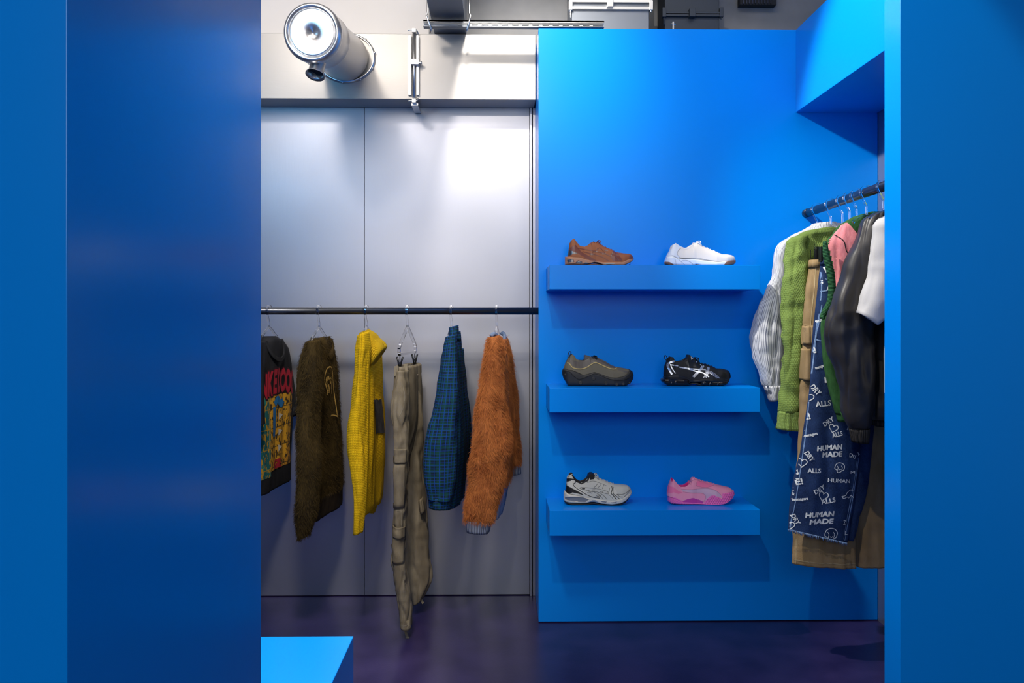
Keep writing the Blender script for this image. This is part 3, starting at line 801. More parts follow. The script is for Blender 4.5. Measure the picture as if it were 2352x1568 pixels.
# ------------------------------------------------ olive cargo trousers on clips
c0 = at(936, 714, 3.52)
g = thing('cargo_trousers', 'washed olive cargo trousers clipped to a clear hanger, legs reaching the floor', 'trousers', (c0.x, 3.52, .06), 'garments on the left rail')
wst = slab([(922,838,952,838,.165),(920,852,954,852,.17),(918,880,956,880,.17),(916,920,957,920,.165),(915,970,957,970,.13),(922,1012,952,1012,.07),(928,1045,944,1045,.015)], 3.53, tilt=TL, fold=.012, kx=14, kz=2.5, seed=31, hollow=-.05)
wst.build('seat', m_khaki, g)
wb = slab([(921,837,953,837,.168),(920,852,954,852,.172)], 3.53, tilt=TL, fold=.004, seed=32, hollow=0, bottom=False); wb.build('waistband', m_khaki_s, g)
li = MB(); a = at(948, 842, 3.6)
li.prism([(at(945,845,3.6).x, at(945,845,3.6).z), (at(951,841,3.6).x, at(951,841,3.6).z), (at(962,860,3.6).x, at(962,860,3.6).z), (at(958,862,3.6).x, at(958,862,3.6).z)], 3.57, 3.585); li.build('pocket_lining', m_lining, g)
for (p0, D_) in (((909, 851), 3.36), ((962, 845), 3.7), ((930, 846), 3.40)):
    q = at(p0[0], p0[1], D_); MB().box(q+Vector((-.006, -.008, -.022)), q+Vector((.012, .01, .018))).build('belt_loop', m_khaki_s, g, .002)
n1 = slab([(907,850,935,850,.05),(904,900,938,900,.06),(901,950,938,950,.065),(904,1000,938,1000,.065),(905,1040,936,1040,.065),(903,1080,937,1080,.062),(906,1130,932,1130,.06),(904,1180,931,1180,.058),(902,1215,933,1215,.058),(902,1260,934,1260,.056),(903,1300,936,1300,.054),(909,1350,941,1350,.05),(914,1400,944,1400,.045),(920,1438,944,1441,.042)], 3.35, fold=.011, kx=18, kz=5, wr=.004, wk=26, crease=.007, seed=33)
leg1 = n1.build('leg', m_khaki, g); bb = n1.bvh()
n2 = slab([(926,860,962,860,.05),(926,920,966,920,.06),(926,980,969,980,.065),(926,1060,972,1060,.065),(924,1130,978,1130,.065),(925,1200,984,1200,.065),(927,1260,987,1262,.06),(932,1320,991,1318,.058),(943,1365,985,1345,.055),(947,1387,974,1372,.05)], 3.62, fold=.012, kx=16, kz=4, wr=.004, wk=24, crease=.008, seed=34)
leg2 = n2.build('leg', m_khaki, g)
# seams, pockets, straps
k = MB()
for pts in ([(928,880),(933,905),(931,930),(922,950)], [(928,1140),(930,1200),(929,1260),(932,1320),(933,1380),(930,1430)], [(924,1140),(925,1200),(925,1260),(929,1320),(929,1380),(925,1430)], [(917,1428),(944,1428)], [(909,1165),(932,1167)], [(904,1282),(934,1284)]):
    stitch(k, 3.35, pts, bb, .003)
k.build('stitching', m_khaki_s, leg1)
def patch(name, D, q, bvh, lift, thick, mat, parent, n=10):
    """cloth patch laid on a surface, q = four photo corners"""
    C4 = [Vector((p[0], p[1])) for p in px2(D, q)]; vs = []; fs = []; m = MB()
    for i in range(n+1):
        for j in range(n+1):
            s_, t_ = i/n, j/n; p = (C4[0]*(1-s_)+C4[1]*s_)*(1-t_)+(C4[3]*(1-s_)+C4[2]*s_)*t_
            vs.append((p.x, p.y))
    for i in range(n):
        for j in range(n): a = i*(n+1)+j; fs.append((a, a+1, a+n+2, a+n+1))
    print2d(m, vs, fs, bvh, Vector((0, D, 0)), XAX, UP, YAX, lift); m.sm = [True]*len(m.sm)
    o = m.build(name, mat, parent); z = o.modifiers.new('solid', 'SOLIDIFY'); z.thickness = thick; z.offset = 0
    return o
for q4, nm, lf in ((((905,1058),(934,1058),(931,1160),(907,1160)), 'cargo_pocket', .003), (((903,1226),(932,1226),(933,1285),(905,1285)), 'cargo_pocket', .003),
               (((903,1024),(937,1026),(936,1058),(904,1056)), 'pocket_flap', .008), (((900,1203),(933,1205),(932,1230),(900,1226)), 'pocket_flap', .008)):
    patch(nm, 3.35, q4, bb, lf, .004, m_khaki, leg1)
q = at(972, 1155, 3.58)
s = slab([(962,1145,972,1138,.05),(964,1165,976,1158,.055),(966,1178,978,1170,.05)], 3.58, fold=.004, hollow=0, seed=40); s.build('pocket_flap', m_khaki, leg2)
for pts in ([(931,1438,3.34),(932,1452,3.34),(936,1464,3.34),(940,1471,3.34)], [(966,1375,3.6),(972,1385,3.6)]):
    MB().sweep([at(*p) for p in pts], YAX, .004, .010).build('ankle_strap', m_khaki_s, g)

# ------------------------------------------------ checked shirt
c0 = at(1037, 714, 3.52)
g = thing('checked_shirt', 'dark blue and green small check long-sleeved shirt between trousers and orange sweater', 'shirt', (c0.x, 3.52, .6), 'garments on the left rail')
b = slab([(1031,760,1056,760,.06),(1029,780,1057,780,.12),(1027,810,1059,810,.18),(1024,880,1066,880,.2),(1020,940,1072,940,.2),(1018,1010,1075,1010,.2),(1018,1080,1068,1080,.2),(1020,1130,1064,1130,.19),(1022,1148,1062,1146,.185)], 3.52, fold=.016, kx=12, kz=1.6, seed=51)
b.build('body', m_plaid, g)
s = slab([(1028,772,1048,768,.045),(1022,800,1050,796,.05),(1010,850,1053,850,.055),(998,910,1055,910,.06),(986,965,1054,965,.06),(975,1020,1052,1020,.058),(973,1060,1050,1060,.055),(977,1110,1046,1110,.05),(984,1145,1040,1150,.045)], 3.31, fold=.014, kx=14, kz=2.5, wr=.004, seed=52); s.build('sleeve', m_plaid, g)
s = slab([(985,1142,1038,1142,.044),(986,1166,1034,1169,.042)], 3.31, fold=.004, seed=53, hollow=.02); s.build('cuff', m_plaid, g)
s = slab([(1050,800,1064,800,.04),(1056,870,1071,870,.05),(1060,930,1078,930,.05),(1062,985,1082,985,.05),(1058,1050,1079,1050,.05),(1052,1110,1069,1110,.045),(1048,1146,1062,1144,.04)], 3.7, fold=.008, seed=54); s.build('sleeve', m_plaid, g)
s = slab([(1031,752,1053,746,.035),(1030,764,1056,760,.05),(1029,780,1058,782,.055)], 3.47, fold=.005, kx=24, kz=24, seed=55, hollow=0); s.build('collar', m_plaid, g)

# ------------------------------------------------ orange mohair sweater
c0 = at(1141, 714, 3.52)
g = thing('mohair_sweater', 'shaggy orange mohair sweater with grey ribbed cuffs, beside the blue wall', 'sweater', (c0.x, 3.52, .6), 'garments on the left rail')
b = slab([(1140,778,1164,778,.08),(1138,800,1166,800,.16),(1138,860,1168,860,.19),(1138,940,1170,940,.2),(1138,1020,1172,1020,.2),(1140,1100,1172,1100,.2)], 3.52, tilt=TL*.6, fold=.014, kx=10, kz=1.6, seed=61)
fur(b, 12000, .017, .001, 7); b.build('body', m_mohair, g)
b = slab([(1141,1100,1168,1100,.19),(1141,1130,1164,1130,.19),(1141,1172,1158,1166,.185)], 3.52, tilt=TL*.6, fold=.006, seed=62); b.build('hem_band', m_bluerib, g)
s = slab([(1126,774,1146,770,.045),(1120,800,1150,796,.055),(1112,840,1154,840,.06),(1103,900,1160,900,.065),(1093,960,1166,960,.07),(1090,1010,1171,1010,.07),(1082,1060,1162,1060,.065),(1076,1120,1150,1120,.06),(1069,1170,1138,1170,.055),(1067,1196,1130,1194,.05)], 3.31, fold=.016, kx=14, kz=3, seed=63)
fur(s, 30000, .019, .001, 8, .9); s.build('sleeve', m_mohair, g)
s = slab([(1069,1192,1128,1192,.048),(1069,1207,1127,1207,.047),(1071,1220,1124,1222,.045)], 3.31, fold=.003, seed=64, hollow=.02); s.build('cuff', m_greyrib, g)
s = slab([(1152,776,1164,773,.04),(1154,800,1170,798,.05),(1158,850,1177,850,.055),(1163,920,1187,918,.055),(1167,980,1191,978,.055),(1170,1030,1194,1028,.05),(1172,1068,1195,1064,.045)], 3.71, fold=.008, seed=65)
fur(s, 10000, .017, .001, 9); s.build('sleeve', m_mohair, g)
s = slab([(1172,1066,1196,1062,.042),(1172,1090,1197,1086,.04)], 3.71, fold=.002, seed=66, hollow=.02); s.build('cuff', m_greyrib, g)
k = MB(); cc = at(1146, 769, 3.46); pts = []
for i in range(33):
    t = 2*pi*i/33; pts.append(cc+Vector((.012, .09*cos(t), 0))+Vector((.022*cos(t+.3)+.004, 0, 0))+UP*(-.03*(1+sin(t))*(1 if sin(t) > -1 else 0)))
pts = smooth([at(1128,772,3.33), at(1133,767,3.34), at(1139,769,3.36), at(1143,782,3.4), at(1148,798,3.45), at(1153,800,3.5), at(1158,788,3.56), at(1159,772,3.62), at(1155,765,3.64), at(1151,768,3.64)], 5)
k.tube(pts, .0085, 10); k.build('neckband', m_bluerib, g)

# ================================================================== rack at the right
GR = 'clear hangers on the right rail'; GG = 'garments on the right rail'
for Y, kind, tw, l in ((3.375, 'top', 0, 'clear hanger carrying the striped shirt, hook nearest the blue display wall'),
                   (3.235, 'top', 0, 'clear hanger carrying the lime green sweater on the right rail'),
                   (3.0, 'top', 55, 'clear hanger carrying the pink and green knitted vest'),
                   (2.92, 'top', 62, 'clear hanger carrying the charcoal satin jacket'),
                   (2.79, 'top', 68, 'clear hanger carrying the white t-shirt, hook nearest the right pier')):
    hanger((RX2, Y, RZ2), 0, kind, l, GR, stem=.082, width=.15 if not tw else .05, bar=.085 if not tw else .03)
# low clip hangers for the trousers
for Y, x_, zt_, l in ((3.125, 1884, 545, 'clear clip hanger holding the tan trousers behind the printed jeans'),
                  (3.06, 1897, 550, 'clear clip hanger with a black clip holding the printed jeans')):
    q = at(x_, zt_, Y); U_ = Vector((1, 0, 0))
    t = thing('clip_hanger', l, 'hanger', (RX2, Y, RZ2), GR)
    m = MB(); rr = .024; c = Vector((RX2, Y, RZ2))
    pts = [c+Vector((rr*cos(radians(a)), 0, rr*sin(radians(a)))) for a in range(-15, 205, 14)]+[c+Vector((-.010, 0, -rr*1.35)), c+Vector((-.001, 0, -.05)), Vector((RX2, Y, at(1865, 580, Y).z+.06))]
    m.sweep(pts, YAX, .009, .005); m.build('hook', m_clear, t)
    zb_ = at(1865, 580, Y).z
    m = MB(); m.sweep([Vector((RX2, Y, zb_+.062)), Vector((RX2-.135, Y, zb_+.03)), Vector((RX2-.135, Y, zb_+.018)), Vector((RX2+.135, Y, zb_+.018)), Vector((RX2+.135, Y, zb_+.03))], YAX, .008, .007, closed=True); m.build('frame', m_clear, t)
    for sx in (at(1879 if Y > 3.1 else 1890, 590, Y).x, RX2+.115):
        k = MB(); k.box((sx-.012, Y-.012, zb_-.035), (sx+.012, Y+.014, zb_+.022)); k.tube([(sx-.03, Y, zb_+.012), (sx-.03, Y, zb_-.022), (sx-.012, Y, zb_-.026)], .002, 6)
        k.build('clip', m_black, t, .002)

# striped shirt
g = thing('striped_shirt', 'white shirt with thin grey stripes, hung closest to the blue display wall', 'shirt', (RX2, 3.37, .9), GG)
b = slab([(1864,518,1925,512,.03),(1822,538,1975,528,.035),(1797,560,2010,545,.04),(1800,600,2015,590,.04),(1802,700,2014,700,.045),(1803,800,2014,800,.045),(1804,920,2014,920,.045),(1804,955,2012,955,.04)], 3.375, fold=.012, kx=22, kz=2.2, seed=71); b.build('body', m_stripe, g)
s = slab([(1806,548,1838,540,.03),(1786,562,1824,556,.032),(1778,580,1808,580,.036),(1773,620,1804,622,.038),(1766,650,1801,655,.04),(1745,702,1800,706,.042),(1727,762,1797,768,.044),(1734,820,1796,824,.042),(1746,860,1795,862,.04),(1756,888,1794,886,.036)], 3.345, fold=.012, kx=20, kz=4, wr=.005, seed=72)
s.build('sleeve', m_stripe, g)
s = slab([(1755,886,1795,884,.037),(1761,903,1794,900,.037),(1768,922,1793,916,.034)], 3.345, fold=.002, seed=73, hollow=.02); s.build('cuff', m_stripe, g)
s = slab([(1866,514,1918,510,.045),(1858,528,1926,524,.05),(1852,540,1934,534,.05)], 3.365, fold=.005, seed=74, hollow=0); s.build('collar', m_stripe, g)
# lime sweater
g = thing('lime_sweater', 'lime green openwork knit sweater hung in front of the striped shirt', 'sweater', (RX2, 3.22, .8), GG)
b = slab([(1852,530,1905,522,.045),(1828,541,1960,530,.048),(1812,552,2000,545,.04),(1822,600,2005,600,.045),(1842,690,2005,690,.05),(1852,760,2004,760,.05),(1854,860,2004,860,.05),(1856,950,2000,950,.045)], 3.235, fold=.012, kx=20, kz=2.5, seed=81); b.build('body', m_green, g)
s = slab([(1826,543,1856,540,.035),(1812,553,1850,560,.04),(1806,580,1851,600,.045),(1800,640,1848,660,.045),(1798,700,1845,705,.045),(1797,750,1844,745,.045),(1796,790,1842,795,.044),(1795,850,1841,850,.042),(1792,905,1840,905,.04),(1788,945,1839,946,.04)], 3.195, fold=.012, kx=18, kz=4, wr=.008, wk=18, seed=82); s.build('sleeve', m_green, g)
s = slab([(1788,943,1839,944,.041),(1786,965,1838,966,.042),(1783,984,1837,989,.044)], 3.195, fold=.004, seed=83, hollow=.03); s.build('cuff', m_green2, g)
pts = smooth([at(1852,532,3.25), at(1862,545,3.23), at(1880,556,3.22), at(1898,550,3.23), at(1910,536,3.25)], 5)
MB().sweep(pts, YAX, .008, .018).build('neckband', m_green2, g, .002)
# tan trousers
g = thing('canvas_trousers', 'tan canvas trousers with a wide straight leg, hung behind the printed jeans', 'trousers', (RX2, 3.125, .25), GG)
n1 = slab([(1860,598,1900,598,.025),(1857,620,1905,620,.03),(1852,660,1912,660,.035),(1847,720,1918,720,.035),(1844,800,1925,800,.035),(1841,880,1932,880,.035),(1838,980,1942,980,.035),(1830,1080,1952,1080,.035),(1823,1180,1960,1180,.036),(1816,1292,1965,1303,.038)], 3.125, fold=.010, kx=18, kz=2.5, wr=.004, seed=91)
leg1 = n1.build('leg', m_tan, g); bb = n1.bvh()
n2 = slab([(1905,602,1990,600,.03),(1915,700,2000,700,.035),(1930,850,2020,850,.035),(1945,1000,2040,1000,.036),(1958,1150,2055,1150,.036),(1964,1225,2062,1225,.038),(1968,1300,2070,1297,.038)], 3.17, fold=.012, kx=16, kz=2.2, wr=.005, seed=92)
n2.build('leg', m_tan, g)
s = slab([(1859,597,1905,597,.030),(1857,614,1908,614,.034)], 3.125, fold=.002, seed=93, hollow=0); s.build('waistband', m_tan, g)
k = MB()
for pts in ([(1868,615),(1862,680),(1857,740),(1855,860),(1853,960)], [(1876,615),(1870,680),(1868,720)], [(1847,746),(1866,748)], [(1845,790),(1864,791)], [(1843,872),(1862,874)], [(1826,1235),(1823,1290)], [(1818,1281),(1890,1287),(1964,1291)]):
    stitch(k, 3.125, pts, bb, .0028)
k.build('stitching', m_tan_s, leg1)
for (x0, y0, x1_, y1_) in ((1845, 748, 1866, 790), (1842, 800, 1862, 872)):
    s = slab([(x0,y0,x1_,y0,.036),(x0-.6,(y0+y1_)/2,x1_,(y0+y1_)/2,.041),(x0-.6,y1_,x1_,y1_,.039)], 3.12, fold=.003, seed=94, hollow=0, e=.6); s.build('cargo_pocket', m_tan, leg1)
# printed jeans
g = thing('printed_jeans', 'dark blue denim jeans covered in small white lettering and drawings', 'jeans', (RX2, 3.06, .35), GG)
n1 = slab([(1886,592,1925,590,.022),(1881,640,1940,640,.028),(1876,690,1950,690,.03),(1869,760,1955,760,.032),(1863,830,1960,830,.032),(1855,900,1968,900,.032),(1843,990,1975,990,.032),(1831,1070,1974,1070,.032),(1820,1140,1963,1140,.032),(1808,1214,1947,1246,.033)], 3.06, fold=.009, kx=14, kz=2.2, seed=101, e=.9)
jl = n1.build('leg', m_denim, g); bb = n1.bvh()
n2 = slab([(1900,592,1990,590,.022),(1925,700,2010,700,.03),(1945,850,2020,850,.032),(1955,1000,2005,1000,.03),(1945,1110,1990,1110,.03),(1940,1180,1975,1185,.03),(1936,1235,1962,1240,.028)], 3.10, fold=.01, kx=16, kz=2.5, seed=102)
# second leg hangs behind the first
n2.build('leg', m_denim, g)
s = slab([(1885,590,1932,588,.026),(1883,608,1936,606,.03)], 3.06, fold=.002, seed=103, hollow=0); s.build('waistband', m_denim, g)
k = MB()
for pts, wd in (([(1882,700),(1868,800),(1858,900),(1846,1000),(1834,1080),(1823,1150),(1813,1210)], .003), ([(1877,720),(1862,830)], .0025), ([(1969,1050),(1957,1130),(1945,1200),(1938,1240)], .003), ([(1965,1050),(1953,1130),(1940,1200),(1934,1236)], .002),
                ([(1878,670),(1890,668),(1905,664)], .005), ([(1868,778),(1880,782),(1895,782)], .004), ([(1884,600),(1884,640),(1880,690)], .003), ([(1890,640),(1905,650)], .004)):
    stitch(k, 3.06, pts, bb, wd)
k.build('seam_stitching', m_denim_s, jl)
k = MB(); rn = random.Random(3)
for i in range(70):
    t = i/69; p = Vector((1810+135*t, 1217+32*t))+Vector((0, -3)); d_ = Vector((rn.uniform(-1, 3), rn.uniform(4, 9)))
    a = at(p.x, p.y, 3.025); b2 = at(p.x+d_.x, p.y+d_.y, 3.025); k.tube([a, b2], .0011, 4)
k.build('frayed_hem', m_denim_s, jl)
pm = MB()
def jt(body, cx, cy, wpx, hpx, rot=0, bold=.025, shear=0, D=3.06):
    vs, fs = text2d(body, bold, shear); xs_ = [a for a, _ in vs]; ys_ = [b_ for _, b_ in vs]
    W = max(xs_)-min(xs_); Hh = max(ys_)-min(ys_); mx = (max(xs_)+min(xs_))/2; my = (max(ys_)+min(ys_))/2
    u = mlen(D); r = radians(rot); o = at(cx, cy, D); out = []
    for a, b_ in vs:
        p = (a-mx)/W*wpx*u; q = (b_-my)/Hh*hpx*u; out.append((p*cos(r)-q*sin(r), p*sin(r)+q*cos(r)))
    print2d(pm, out, fs, bb, o, XAX, UP, YAX, .002)
def jl_(pts, cx, cy, sc=1, wd=1.5, closed=False, D=3.06):
    u = mlen(D); o = at(cx, cy, D); P2 = smooth([Vector((p[0]*u*sc, -p[1]*u*sc)) for p in pts], 4, closed)
    vs, fs = ribbon2d(P2, wd*u, closed, step=.003); print2d(pm, vs, fs, bb, o, XAX, UP, YAX, .002)
def heart(cx, cy, r, rot=0):
    pts = []
    for i in range(14):
        t = 2*pi*i/14; x = 16*sin(t)**3/16; y = -(13*cos(t)-5*cos(2*t)-2*cos(3*t)-cos(4*t))/15
        a = radians(rot); pts.append((r*(x*cos(a)-y*sin(a)), r*(x*sin(a)+y*cos(a))))
    jl_(pts, cx, cy, 1, 1.7, True)
for a in (('HUMAN', 1898, 1025, 60, 12.5, 4, .05, .15), ('MADE', 1904, 1040, 48, 12.5, 3, .05, .15), ('HUMAN', 1876, 1177, 68, 12.5, 3, .05, .15), ('MADE', 1880, 1193, 58, 12.5, 2, .05, .15),
          ('DRY', 1869, 894, 25, 12, -50), ('ALLS', 1885, 925, 36, 13, 6), ('DRY', 1897, 966, 28, 11, 32), ('ALLS', 1916, 995, 24, 11, 14),
          ('DRY', 1853, 1045, 24, 11, -55), ('ALLS', 1863, 1077, 30, 11, 0), ('DRY', 1875, 1120, 28, 11, 28), ('ALLS', 1895, 1146, 33, 11, 12),
          ('E!', 1831, 1103, 15, 15, 12, .03), ('M', 1953, 1082, 11, 6, 0), ('HUMAN', 1920, 1100, 52, 9, -4, .02), ('teenagers', 1833, 1144, 34, 8, 8, .03),
          ('DRY', 1824, 1190, 25, 10, -58), ('ALLS', 1835, 1225, 33, 12, -3), ('Z', 1935, 1196, 8, 11, 0), ('L', 1941, 1222, 7, 10, 0), ('teenagers', 1856, 997, 30, 8, 14, .03),
          ('E!', 1850, 955, 13, 15, 12, .03), ('H', 1894, 871, 12, 13, 4, .08), ('teenagers', 1879, 842, 24, 8, 20, .03), ('&', 1844, 985, 6, 7, 0), ('&', 1819, 1132, 6, 7, 0),
          ('!', 1867, 803, 6, 15, 15, .09), ('Dry', 1953, 1045, 18, 12, -8, .01), ('A', 1896, 663, 10, 9, 5, .05), ('enag', 1879, 737, 15, 8, 20, .03), ('K', 1818, 1122, 8, 8, 0), ('!', 1827, 1078, 6, 20, 10, .09), ('S', 1882, 648, 8, 9, 0), ('A', 1968, 1040, 5, 9, 30), ('I', 1893, 620, 7, 14, 20, .08)):
    jt(*a)
heart(1855, 912, 10, 10); heart(1908, 981, 10, 15); heart(1838, 1060, 10, 5); heart(1884, 1135, 11, 15); heart(1813, 1204, 9, 5)
for cx, cy, s_ in ((1920, 1070, .85), (1902, 1223, 1.1)):
    jl_([(-10,-8),(-2,-13),(8,-11),(14,-4),(12,6),(6,9),(2,12),(-5,13),(-8,6),(-13,2)], cx, cy, s_, 1.7, True)
    jl_([(-7,-5),(-4,0),(-6,8)], cx, cy, s_, 1.4); jl_([(5,-5),(8,0),(6,7)], cx, cy, s_, 1.4); jl_([(-2,4),(1,6),(4,4)], cx, cy, s_, 1.4)
jl_([(-17,3),(-8,1),(-3,-6),(5,-10),(13,-10)], 1943, 1133, 1, 1.6); jl_([(-17,3),(-12,8),(-4,5),(2,8),(8,3),(14,8)], 1943, 1133, 1, 1.6)
jl_([(-6,5),(-2,-3),(5,-5)], 1945, 980, 1, 1.5)
pm.build('printed_lettering', m_print, jl)
# pink and green vest
g = thing('knitted_vest', 'bottle green knitted vest with pink diamond panel and ribbed armhole', 'vest', (RX2, 3.0, .9), GG)
b = slab([(1962,497,2000,486,.045),(1935,512,2060,490,.045),(1912,535,2075,520,.04),(1897,560,2080,560,.042),(1906,600,2080,600,.043),(1915,650,2080,650,.043),(1902,700,2080,700,.043),(1888,745,2080,745,.043),(1893,800,2080,800,.043),(1901,860,2078,860,.042),(1914,930,2075,930,.042),(1919,950,2072,950,.04)], 3.0, fold=.008, kx=18, kz=2.2, seed=111)
bb = b.bvh()
poly = [at(*p, 3.0) for p in ((1902,545),(1938,508),(1962,545),(1950,600),(1925,655),(1908,600))]; poly = [(p.x, p.z) for p in poly]
def inpoly(x, z, poly):
    c = False; j = len(poly)-1
    for i in range(len(poly)):
        a, b_ = poly[i], poly[j]
        if (a[1] > z) != (b_[1] > z) and x < (b_[0]-a[0])*(z-a[1])/(b_[1]-a[1])+a[0]: c = not c
        j = i
    return c
poly_pink = [(p.x, p.z) for p in [at(*q, 3.0) for q in ((1893,562),(1936,510),(1970,556),(1940,625),(1920,690),(1905,640))]]
b.build('body', m_vest, g); body = C.objects[-1] if False else [o for o in bpy.data.objects if o.parent == g][0]
k = MB()
x0_, x1_ = min(p[0] for p in poly_pink), max(p[0] for p in poly_pink); z0_, z1_ = min(p[1] for p in poly_pink), max(p[1] for p in poly_pink)
nr_ = 60; nc_ = 24; vs = []; fs = []
for i in range(nr_+1):
    zz = z0_+(z1_-z0_)*(.002+.996*i/nr_); cr_x = []
    for a, b_ in zip(poly_pink, poly_pink[1:]+poly_pink[:1]):
        if (a[1] > zz) != (b_[1] > zz): cr_x.append(a[0]+(b_[0]-a[0])*(zz-a[1])/(b_[1]-a[1]))
    xa, xb = min(cr_x), max(cr_x)
    for j in range(nc_+1): vs.append((xa+(xb-xa)*j/nc_, zz))
for i in range(nr_):
    for j in range(nc_): a = i*(nc_+1)+j; fs.append((a, a+1, a+nc_+2, a+nc_+1))
print2d(k, vs, fs, bb, Vector((0, 3.0, 0)), XAX, UP, YAX, .0035); 
for i in range(len(k.sm)): k.sm[i] = True
k.build('pink_panel', m_pink, body)
k = MB(); stitch(k, 3.0, [(1910,538),(1920,547),(1929,558),(1934,578),(1942,590)], bb, .0035, 0, .0046); k.build('argyle_line', m_vest_line, body)
# ribbed armhole edge
mid = [(1894,554),(1898,585),(1907,625),(1911,660),(1906,695),(1893,718),(1888,732)]; wpx = [3, 8, 9, 8.5, 8, 7, 5]
k = MB(); pts = smooth([at(p[0], p[1], 2.955) for p in mid], 8); vs = []; fs = []; uvs = []; n_ = 12; L_ = 0
for i, p in enumerate(pts):
    t = (pts[min(i+1, len(pts)-1)]-pts[max(i-1, 0)]).normalized(); nrm = Vector((-t.z, 0, t.x)); f = i/(len(pts)-1)*(len(wpx)-1); j = min(int(f), len(wpx)-2); wq = (wpx[j]*(1-(f-j))+wpx[j+1]*(f-j))*mlen(2.955)
    if i: L_ += (p-pts[i-1]).length
    for q in range(n_+1):
        a = 2*pi*q/n_; vs.append(p+nrm*(wq*cos(a))+YAX*(.012*sin(a))); uvs.append((0, L_))
for i in range(len(pts)-1):
    for q in range(n_): fs.append((i*(n_+1)+q, i*(n_+1)+q+1, (i+1)*(n_+1)+q+1, (i+1)*(n_+1)+q))
k.add(vs, fs, 0, uvs); k.build('armhole_rib', m_vrib, g)
s = slab([(1920,946,2072,946,.043),(1925,968,2070,966,.041)], 3.0, fold=.003, seed=112, hollow=.02); s.build('hem_rib', m_vest, g)
# charcoal satin jacket
g = thing('satin_jacket', 'charcoal satin jacket with ribbed cuff, sleeve hanging in front of the vest', 'jacket', (RX2, 2.9, .9), GG)
b = slab([(2000,494,2040,480,.03),(1990,506,2090,480,.04),(1990,560,2120,540,.05),(1992,650,2125,650,.055),(1994,760,2125,760,.055),(1995,860,2125,860,.055),(1996,950,2122,950,.055),(1999,962,2120,962,.05)], 2.92, fold=.022, kx=16, kz=2.2, wr=.003, seed=121); b.build('body', m_jacket, g)
s = slab([(2000,960,2118,960,.048),(2001,976,2116,976,.046)], 2.92, fold=.003, seed=122, hollow=.02); s.build('hem_rib', m_jackrib, g)
s = slab([(1994,496,2026,484,.03),(1980,506,2024,498,.035),(1971,530,2020,530,.042),(1960,565,2014,565,.048),(1948,600,2010,600,.05),(1925,660,2006,665,.054),(1899,715,2003,722,.056),(1885,755,2002,765,.056),(1897,800,2003,806,.054),(1920,850,2004,855,.052),(1934,900,2004,905,.05),(1936,945,2003,945,.05),(1944,972,2001,972,.046),(1951,986,1997,986,.036)], 2.87, fold=.024, kx=11, kz=2.0, wr=.004, wk=12, seed=123); s.build('sleeve', m_jacket, g)
s = slab([(1950,984,1998,984,.036),(1953,1000,1997,1000,.036),(1956,1015,1995,1017,.034)], 2.87, fold=.002, seed=124, hollow=.02); s.build('cuff', m_jackrib, g)
# white t-shirt
g = thing('white_t_shirt', 'white t-shirt partly hidden behind the right blue pier', 't-shirt', (RX2, 2.76, .9), GG)
b = slab([(2040,492,2080,480,.03),(2030,520,2160,505,.045),(2034,640,2165,640,.05),(2036,800,2165,800,.05),(2038,905,2165,905,.05)], 2.79, fold=.014, kx=18, kz=2.5, seed=131); b.build('body', m_white_t, g)
s = slab([(2024,500,2052,488,.03),(2013,515,2062,506,.04),(2006,560,2064,556,.048),(1995,620,2066,616,.052),(1982,670,2068,668,.056),(1973,698,2069,700,.058),(1968,718,2070,717,.058)], 2.765, fold=.012, kx=16, kz=2.5, wr=.004, seed=132, sag=0, hollow=.0)
# the hem of the sleeve hangs to a point at the front
zs_ = at(1990, 700, 2.765).z; xm = at(2001, 735, 2.765).x
for v in s.v:
    if v.z < zs_+.06 and v.y < 2.765:
        f_ = max(0, min(1, (zs_+.06-v.z)/.09)); v.z -= .045*f_*max(0, 1-abs(v.x-xm)/.055)*min(1, (2.765-v.y)/.03)
s.build('sleeve', m_white_t, g)

